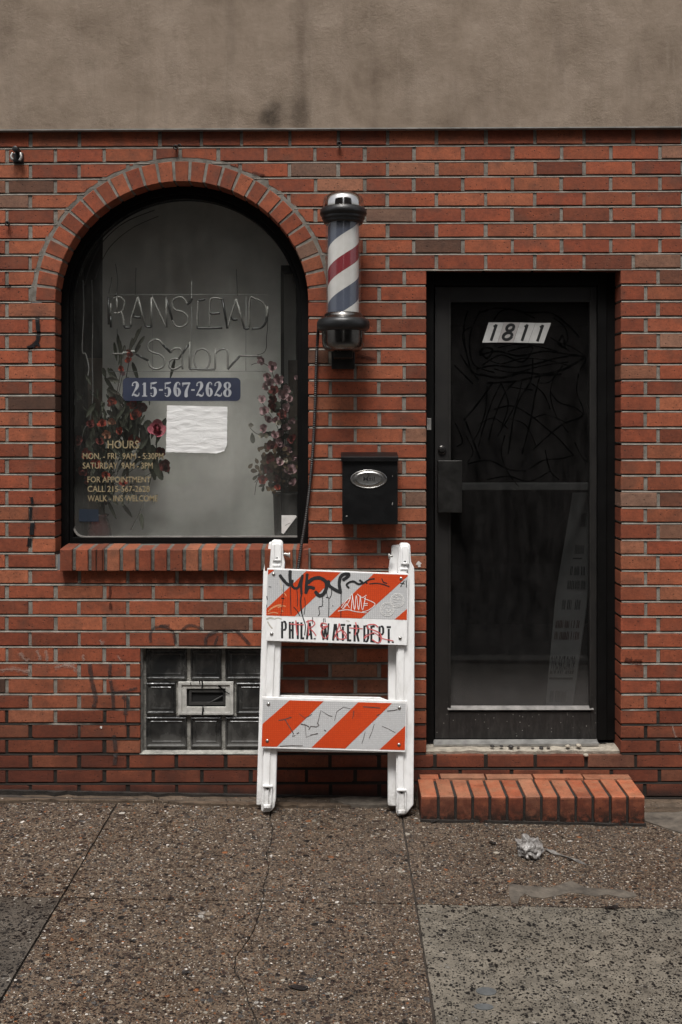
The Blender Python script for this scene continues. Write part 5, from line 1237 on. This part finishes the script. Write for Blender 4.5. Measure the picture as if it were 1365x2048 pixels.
# ---------------------------------------------------------------- things on and behind the door
def door_things():
    fn = lambda x, y, o: P(x, y, yGl + o)
    tile = simple('silver_number_tile', (.42, .415, .40), .55, 0, .12, 40); ink = simple('number_ink', (.008, .008, .008), .5)
    z = lambda x, y: (950 + x / 8.03, 630 + y / 8.03)
    edges = [((222, 120), (118, 443)), ((470, 117), (368, 440)), ((724, 121), (616, 441)), ((977, 127), (858, 447)), ((1226, 128), (1108, 452))]
    labs = ['leftmost silver tile of the door number, showing a 1', 'slightly darker silver tile of the door number, showing an 8', 'third silver tile of the door number, a 1 next to the 8', 'rightmost silver tile of the door number, showing a 1']
    one = [[(300,187,.01),(330,165,40),(345,150,30)]]
    for i in range(4):
        a, d = edges[i]; b, c = edges[i+1]
        g_ = 1.5
        T = MB(); lp = [(a[0]+g_, a[1]), (b[0]-g_, b[1] if i else a[1]), (c[0]-g_, c[1]), (d[0]+g_, d[1])]
        T.prism([fn(*z(x, y), -.0018) for x, y in lp[::-1]], [fn(*z(x, y), -.0003) for x, y in lp[::-1]])
        mt = tile if i != 1 else simple('aged_number_tile', (.335, .315, .30), .55, 0, .12, 40)
        o = tag(T.build('number_tile', mt, origin=tuple(P(*z((a[0]+c[0])/2, 440), yGl))), labs[i], 'number tile', 'house number tiles')
        m = MB(); m.recalc = False; up = lambda x, y, oo: fn(*z(x, y), oo)
        if i == 1:
            for k, (cx, cy, rx, ry) in enumerate(((570, 207, 55, 50), (527, 340, 68, 56))):
                pts = [(cx + rx * math.cos(2*math.pi*q/28) - .33 * ry * math.sin(2*math.pi*q/28), cy + ry * math.sin(2*math.pi*q/28)) for q in range(29)]
                m.ribbon(pts, 48, up, -.0021 - k * 1e-5, False)
        else:
            sx = [0, 0, 497, 745][i]; sy = [0, 0, 2, 10][i]
            m.ribbon([(350 + sx, 150 + sy), (260 + sx, 415 + sy)], 44, up, -.0021, False)
            m.ribbon([(300 + sx, 186 + sy), (322 + sx, 176 + sy), (350 + sx, 152 + sy)], [30, 34, 20], up, -.00212, False)
        m.build('numeral', ink, o)
    # wax scribbles on the glass
    q = lambda x, y: (820 + x / 2.844, 520 + y / 2.844)
    S_ = [(10,[(400,300),(480,275),(580,280),(680,300),(800,300),(900,370),(965,440)]), (9,[(330,290),(310,360),(312,470),(330,560),(360,640),(440,660)]), (9,[(400,290),(350,400),(340,500),(370,600),(480,640)]), (8,[(480,340),(520,290),(600,285),(710,330)]),
      (11,[(400,540),(500,520),(620,545),(760,520),(860,530),(990,550)]), (11,[(380,620),(480,600),(600,610),(720,590),(830,560),(950,540)]), (14,[(400,650),(520,670),(640,640),(760,650),(880,620),(985,560)]), (9,[(410,600),(520,540),(640,580),(700,500),(640,500),(560,520)]), (12,[(400,520),(440,560),(470,510),(420,500),(400,540)]),
      (10,[(850,460),(870,430),(880,500),(840,470),(910,520)]), (9,[(255,600),(310,655),(360,705)]), (9,[(290,540),(340,620),(390,680)]), (8,[(800,440),(850,470),(930,500),(1000,560),(970,620)]), (12,[(440,700),(600,690),(740,660),(860,650)]),
      (10,[(470,700),(400,800),(310,910)]), (10,[(310,900),(350,1000),(400,1130)]), (8,[(520,700),(470,800),(420,950),(390,1060)]), (9,[(700,560),(690,680),(620,800),(590,900),(560,1100)]), (9,[(740,660),(710,780),(690,900),(640,1100)]), (8,[(800,750),(850,810),(940,840),(990,880)]), (8,[(960,650),(950,750),(985,880),(860,940),(700,1080)]), (8,[(480,850),(580,830),(680,880),(780,960),(850,1020),(930,1110)]),
      (8,[(930,1110),(860,1130),(760,1140),(680,1190)]), (7,[(320,1000),(360,1090),(330,1150)]), (8,[(260,930),(300,1030),(270,1060)]), (9,[(330,1160),(450,1140),(560,1190),(660,1200)]), (7,[(540,1000),(520,1100),(560,1210),(620,1290)]), (7,[(440,1250),(560,1230),(680,1260),(800,1200)]), (6,[(700,900),(780,880),(900,930)]), (7,[(870,600),(800,690),(740,700)]),
      (8,[(600,690),(540,760),(480,900),(450,1020)]), (7,[(690,700),(760,760),(800,850)]), (6,[(560,720),(620,730),(700,740)]), (8,[(350,380),(300,420),(320,520)]), (7,[(820,330),(880,380),(900,450),(880,480)]), (8,[(940,1040),(980,1120),(1010,1150)]), (7,[(770,1080),(800,1200),(850,1250)]), (7,[(480,620),(600,640),(760,600),(900,580)]), (7,[(430,560),(520,590),(640,560),(780,570),(900,600)]), (6,[(500,500),(600,480),(720,490),(840,520)]), (7,[(520,700),(560,820),(520,960)]), (6,[(640,680),(610,800),(560,900),(500,1000)]), (6,[(440,720),(430,860),(390,980),(350,1040)]), (6,[(820,660),(800,760),(830,880),(900,980)]), (6,[(560,900),(660,940),(720,1060)]), (6,[(400,930),(480,900),(560,960)])]
    t = NT('black_wax_smear'); al = t.rng(t.noise(26, 5, .7), .36, .56, .15, .95)
    WAX = t.done(t.pbr((.0018, .0018, .0018), .95, 0, None, 0, alpha=al))
    m = MB(); m.recalc = False
    for k, (w_, s_) in enumerate(S_):
        p = smoothpath([(a, b, 0) for a, b in s_], 6); ln = [w_ * .95 * (1 + .35 * noise.noise(Vector((i * .5, k, 9)))) for i in range(len(p))]
        m.ribbon([(v.x, v.y) for v in p], ln, lambda x, y, o: fn(*q(x, y), o), -.0002 - k * 4e-6)
    lowr = [(6,[(1030,1128),(1060,1118),(1100,1126)]), (6,[(930,1090),(940,1180),(925,1260)])]
    tag(m.build('wax_scribble', WAX), 'black scribbled marks smeared over the door glass around the number', 'graffiti')
    # small plate on the frame
    m = MB(); a = P(854.2, 860, yF); b = P(862.8, 836.5, yF); m.box((a.x, yF - .003, a.z), (b.x, yF - .0002, b.z))
    tag(m.build('metal_tag', M['alu'], None, .001), 'tiny pale metal plate on the left door frame above the lock', 'plate')
    # board leaning inside the door
    pale = simple('pale_sign_board', (.20, .196, .19), .8, 0, .1, 8); yb_ = .20
    T = MB()
    V = lambda x, y, d: P(x, y, d)
    pts = [V(1091, 1418, .30), V(1144, 1418, .17), V(1176, 1187, .17), V(1176, 985, .18), V(1146, 985, .40), V(1112, 1187, .36)]
    def face0(u, v): return (pts[0].lerp(pts[1], u)).lerp(pts[5].lerp(pts[2], u), v)
    def face20(u, v): return (pts[5].lerp(pts[2], u)).lerp(pts[4].lerp(pts[3], u), v)
    NB = 14; rows = [[face0(i / NB, j / NB) for i in range(NB + 1)] for j in range(NB + 1)] + [[face20(i / NB, j / NB) for i in range(NB + 1)] for j in range(1, NB + 1)]
    for dv in (Vector((0, 0, 0)), Vector((.005, .004, 0))):
        T.add([p + dv for r_ in rows for p in r_], [(j*(NB+1)+i, j*(NB+1)+i+1, (j+1)*(NB+1)+i+1, (j+1)*(NB+1)+i) for j in range(2*NB) for i in range(NB)])
    ed = [r_[NB] for r_ in rows]; T.add([p for p in ed] + [p + Vector((.005, .004, 0)) for p in ed], [(i, i+1, i+2+2*NB, i+1+2*NB) for i in range(2*NB)])
    o = tag(T.build('sign_board', pale), 'tall printed board leaning inside the dark door at lower right', 'sign')
    n_ = ((pts[1] - pts[0]).cross(pts[5] - pts[0])).normalized(); n_ = n_ if n_.y < 0 else -n_
    def face(u, v):      # u across 0..1, v up from the bottom 0..1 of the lower panel
        return (pts[0].lerp(pts[1], u)).lerp(pts[5].lerp(pts[2], u), v) + n_ * .0022
    def face2(u, v): return (pts[5].lerp(pts[2], u)).lerp(pts[4].lerp(pts[3], u), v) + n_ * .0022
    tx = simple('board_print', (.02, .02, .02), .7); rd = simple('board_red_print', (.065, .022, .018), .7)
    m = MB(); m.recalc = False
    def line(mb, s_, u0, u1, v0, v1, fc=face): vs, fs = text2d(s_, .01); mb.add([fc(u0 + a * (u1 - u0), v0 + b * (v1 - v0)) for a, b in vs], fs, False)
    line(m, '215-567-2628', .06, .90, .30, .46); m.quad(face(.06, .255), face(.9, .255), face(.9, .272), face(.06, .272))
    rr = random.Random(2)
    def marks(mb, u0, u1, v0, v1, fc=face, nb=11):       # print too faint to read
        u = u0; k = 0
        while u < u1 and k < nb * 3:
            w_ = rr.uniform(.025, .06)
            if rr.random() < .82: mb.quad(fc(u, v0), fc(u + w_ * .6, v0), fc(u + w_ * .6, v1 - rr.uniform(0, .2) * (v1 - v0)), fc(u, v1))
            u += w_; k += 1
    marks(m, .08, .75, .06, .16); marks(m, .25, .85, .86, .95)
    for v in (.04, .18): marks(m, .35, .92, v, v + .09, face2)
    m.quad(face2(.45, .34), face2(.8, .34), face2(.8, .352), face2(.45, .352)); marks(m, .5, .85, .39, .48, face2); marks(m, .6, .97, .66, .80, face2)
    m.build('print', tx, o)
    m = MB(); m.recalc = False; marks(m, .1, .92, .60, .67); marks(m, .1, .88, .70, .77); m.build('red_print', rd, o)
door_things()

# ---------------------------------------------------------------- paint and dirt on the wall (sub-parts of the brickwork)
def spray_mat(name, c, thr, amt):
    t = NT(name); at = t.n('Attribute', attribute_name='tint'); e_ = t.n('SeparateColor', {0: at.outputs['Color']}).outputs[0]
    n1 = t.noise(55, 5, .75); a = t.math('MULTIPLY', t.rng(t.math('ADD', n1, t.math('MULTIPLY', e_, .6)), thr, thr + .16, 0, 1), amt)
    return t.done(t.pbr(c, .8, 0, None, .25, alpha=a))
def spray(name, mat, strokes):
    for kk, (wd, pts) in enumerate(strokes):
        m = MB(); m.recalc = False
        p = dense(smoothpath([(a, b, 0) for a, b in pts], 5), 4); nrow = 5
        for i in range(len(p) - 1):
            def off(j, k):
                t_ = (p[min(j+1, len(p)-1)] - p[max(j-1, 0)]).normalized(); qn = Vector((-t_.y, t_.x, 0)); v = p[j] + qn * wd * (k / nrow - .5)
                x, z = wx(v.x), wz(v.y); return (x, wall_y(x, z) - .0006 - kk * 2e-5, z)
            for k in range(nrow):
                e_ = 1 - abs((k + .5) / nrow - .5) * 2; m.col = (e_, e_, e_, 1)
                m.quad(off(i, k), off(i, k+1), off(i+1, k+1), off(i+1, k))
        m.build(name, mat, WALL)
spray('black_paint', spray_mat('black_spray', (.008, .008, .009), .62, .96), [(14, [(75,634),(77,660)]), (13, [(78,660),(76,680),(66,692),(56,697)]), (8, [(72,683),(80,692)]), (9, [(64,994),(66,1008)]), (9, [(62,1012),(61,1040)]), (15, [(66,1043),(64,1070)]), (12, [(60,1075),(59,1093)]), (7, [(10,572),(22,572)])])
spray('grey_paint', spray_mat('grey_spray', (.040, .034, .032), .70, .62), [(10, [(302,1285),(303,1262),(322,1252),(345,1262),(352,1288)]), (10, [(362,1262),(380,1250),(400,1256),(404,1262)]), (11, [(412,1290),(415,1272),(440,1262),(470,1262),(485,1272),(500,1290)]), (9, [(430,1290),(436,1272)]), (15, [(180,1328),(184,1360),(192,1396),(188,1415)]), (12, [(222,1328),(220,1350),(226,1385),(228,1420)]), (10, [(225,1385),(250,1382),(275,1375)]), (16, [(246,1392),(254,1402),(252,1430)]), (5, [(252,1430),(252,1452)]), (9, [(318,1252),(340,1250)]), (14, [(228,1470),(232,1500),(230,1530)])])
spray('dark_stain', spray_mat('brown_stain', (.055, .016, .010), .74, .7), [(10, [(222,1172),(221,1196)]), (11, [(222,1204),(222,1218)]), (10, [(505,345),(530,352)]), (12, [(715,712),(735,716),(752,718)]), (20, [(1250,1320),(1270,1324),(1285,1324)])])
spray('white_bloom', spray_mat('lime_bloom', (.34, .26, .22), .80, .42), [(16, [(40,1305),(50,1318),(60,1322)]), (14, [(75,1300),(82,1320)]), (18, [(0,1340),(30,1338),(60,1345)]), (12, [(92,1300),(96,1322)]), (14, [(165,1310),(170,1320)]), (9, [(235,1310),(244,1322)]), (16, [(200,1280),(208,1288)]), (20, [(110,1335),(140,1330),(160,1345)]), (9, [(1345,1452),(1352,1475)]), (9, [(1358,1486),(1362,1506)])])
CHIP = simple('white_paint_chip', (.6, .57, .54), .8)
for px, py, s_ in ((838, 1128, 6.5), (203, 1454, 3), (576, 1110, 3)):
    m = MB(); m.recalc = False; lp = [(-.1, -1), (.9, -.2), (.5, .2), (.6, .9), (-.2, .95), (-.4, .2), (-.95, .25), (-.7, -.3)]
    m.add([(wx(px + a * s_), -.0035, wz(py + b * s_)) for a, b in lp][::-1], [tuple(range(8))])
    m.build('white_chip', CHIP, WALL)

# ---------------------------------------------------------------- hooks and bolts in the wall
def fixings():
    dk = simple('rusty_iron', (.020, .015, .013), .5, .5, .4, 40)
    m = MB(); c = P(38, 312, 0)
    m.box((c.x - .022, -.012, c.z - .03), (c.x + .022, .004, c.z + .012)); m.tube([c + Vector((0, -.004, .018)), c + Vector((0, -.055, .018))], .013, 12)
    T = m.build('conduit_clamp', M['rubber'], None, .003); tag(T, 'black and silver cable clamp on the bricks at top left', 'clamp')
    m = MB()
    for sx, h in ((-.017, .026), (.016, .030)): m.tube(smoothpath([c + Vector((sx, -.03, .006)), c + Vector((sx * 1.35, -.034, -.012)), c + Vector((sx * .9, -.034, -h))], 4), [.006] * 9, 8)
    m.build('jaw', M['alu'], T)
    for (px, py, lab, hook) in ((353, 296, 'hooked iron eyebolt in the mortar just above the arch', 1), (679, 289, 'iron eyebolt in the top joint above the barber pole', 0), (18, 448, 'iron eyebolt in the mortar at far left beside the arch', 0)):
        c = P(px, py, 0); m = MB()
        m.tube([c + Vector((0, .008, 0)), c + Vector((0, -.016, 0))], .0045, 8)
        n = 18; rr_ = .0085; ring = [c + Vector((rr_ * math.cos(2*math.pi*i/n), -.020 , rr_ * math.sin(2*math.pi*i/n) - .002)) for i in range(n + 1)]
        m.tube(ring, .0036, 8, False)
        if hook: m.tube(smoothpath([c + Vector((.006, -.02, .004)), c + Vector((.02, -.022, .010)), c + Vector((.026, -.022, -.002))], 4), .003, 7)
        tag(m.build('eyebolt', dk, origin=tuple(c)), lab, 'eyebolt', 'iron eyebolts in the wall')
fixings()

# ---------------------------------------------------------------- litter
def litter():
    t = NT('wet_plastic'); c = t.mix(t.rng(t.noise(35, 4), .35, .65, 0, 1), (.11, .10, .092), (.27, .255, .24)); pl = t.done(t.pbr(c, .35, 0, None, .5))
    bm = bmesh.new(); bmesh.ops.create_icosphere(bm, subdivisions=5, radius=1)
    for v in bm.verts:
        p = v.co.copy(); q_ = p + Vector((noise.noise(p * 1.3), noise.noise(p * 1.3 + Vector((5, 0, 0))), noise.noise(p * 1.3 + Vector((0, 7, 0))))) * .8; rd = .72 + .62 * abs(noise.noise(Vector((q_.x * .9, q_.y * .9, q_.z * 1.9)) + Vector((.3, .2, .6)))) + .22 * abs(noise.noise(q_ * 2.4 + Vector((9, 2, 1)))) + .05 * noise.noise(p * 6)
        v.co = Vector((p.x * .055 * rd, p.y * .05 * rd, max(-.0, p.z * .046 * rd + .030)))
    me = bpy.data.meshes.new('plastic_bag'); bm.to_mesh(me); bm.free(); me.materials.append(pl)
    for p in me.polygons: p.use_smooth = True
    o = bpy.data.objects.new('plastic_bag', me); COL.objects.link(o); o.location = G(1059, 1711, -.004); o.rotation_euler = (0, 0, .5)
    tag(o, 'crumpled translucent plastic bag lying on the sidewalk', 'litter')
    m = MB(); a = [(1092,1702),(1105,1706),(1120,1710),(1138,1718),(1155,1724),(1172,1729)]
    for k in range(3):
        q = [G(x + k * 1.5, y + k * 1.2, .005 + .004 * math.sin(i * 2 + k)) for i, (x, y) in enumerate(a)]; q = smoothpath(q, 5)
        m.tube(q, [.0034 * (1.2 - .9 * i / len(q)) * (1 + .6 * noise.noise(Vector((i * .6, k, 0)))) for i in range(len(q))], 6)
    m.build('twisted_tail', simple('grey_film', (.15, .138, .125), .5, 0, .3, 60), o).parent = o
    for ch in o.children: ch.location = o.rotation_euler.to_matrix().inverted() @ (-Vector(o.location)); ch.rotation_euler = (0, 0, -.5)
    lm = simple('wet_dead_leaf', (.012, .010, .009), .4, 0, .3, 40)
    items = [(870,1645,.022,.7,'black leaf on the paving by the left end of the brick step'), (900,1653,.010,.2,'tiny dark leaf scrap below the left bricks of the step'), (985,1688,.02,-.8,'narrow dark leaf on the paving left of the plastic bag'), (1224,1818,.026,.05,'dark wet leaf on the edge of the grey pitted slab at right'), (597,1978,.030,-.2,'crumpled black leaf in the middle foreground near the crack'), (372,1948,.014,.4,'rounded dark leaf scrap in the left foreground paving'), (526,1784,.013,.1,'dark scrap sitting on the long sidewalk crack'), (265,1884,.012,.0,'small dark leaf left of the long crack'), (1140,1722,.012,.3,'dark leaf scrap behind the twisted tail of the plastic bag')]
    for k, (px, py, s_, a, lab) in enumerate(items):
        m = MB(); m.recalc = False; c = G(px, py, .004); n = 9; vs = [c + Vector((0, 0, .004))]
        for i in range(n * 2):
            t_ = math.pi * i / n; x = math.cos(t_) * s_; y = math.sin(t_) * s_ * .42 * (1 + .3 * noise.noise(Vector((i, k, 0)))); 
            vs.append(c + Vector((x * math.cos(a) - y * math.sin(a), x * math.sin(a) + y * math.cos(a), .001 + .008 * abs(noise.noise(Vector((i * .8, k, 5)))))))
        m.add(vs, [(0, 1 + i, 1 + (i + 1) % (n * 2)) for i in range(n * 2)], True)
        tag(m.build('dead_leaf', lm, origin=tuple(c)), lab, 'leaf', 'dead leaves on the sidewalk')
    # pebbles on the crumbling door sill
    ps = [simple('sill_pebble', (.10, .085, .07), .7), simple('dark_sill_pebble', (.025, .022, .02), .6), simple('pale_sill_pebble', (.34, .30, .24), .8)]
    rr = random.Random(8)
    for k, (px, py, s_, mi, lab) in enumerate(((985,1492,.010,1,'first dark pebble from the left under the door threshold'),(1003,1492,.009,1,'second dark pebble from the left under the door threshold'),(1022,1493,.012,1,'flat dark pebble below the middle of the threshold'),(1037,1495,.007,0,'small brown pebble below the middle of the threshold'),(1066,1496,.007,0,'small brown pebble left of the black one under the threshold'),(1083,1496,.010,1,'black pebble right of the middle of the cement door sill'),(1097,1495,.008,0,'brown pebble right of the black pebble on the door sill'),(1136,1492,.011,2,'pale pebble at the front right of the cement door sill'),(1158,1491,.013,2,'largest pale round pebble at right of the cement door sill'),(1172,1510,.012,2,'pale pebble wedged in the brick joint under the door sill'))):
        bm = bmesh.new(); bmesh.ops.create_icosphere(bm, subdivisions=2, radius=s_)
        for v in bm.verts: v.co *= 1 + .25 * noise.noise(v.co * 90 + Vector((k, 0, 0))); v.co.z *= .62
        me = bpy.data.meshes.new('pebble'); bm.to_mesh(me); bm.free(); me.materials.append(ps[mi])
        for p in me.polygons: p.use_smooth = True
        o = bpy.data.objects.new('pebble', me); COL.objects.link(o); o.location = P(px, py, .035 if k < 9 else -.001); o.rotation_euler = (0, 0, rr.uniform(0, 3))
        tag(o, lab, 'pebble', 'pebbles on the door sill')
    # dry grass between barricade and step
    gr = simple('dry_grass', (.055, .042, .026), .8); m = MB(); b = G(834, 1618, 0)
    for k in range(11):
        a = rr.uniform(-1, 1); h = rr.uniform(.04, .12)
        m.tube(smoothpath([b + Vector((rr.uniform(-.012, .012), rr.uniform(-.03, .05), 0)), b + Vector((a * .02, rr.uniform(-.02, .02), h * .6)), b + Vector((a * .035, rr.uniform(-.03, .01), h))], 4), .0011, 5)
    tag(m.build('dry_weed', gr, origin=tuple(b)), 'wisps of dry weed between the barricade foot and the brick step', 'weed')
litter()
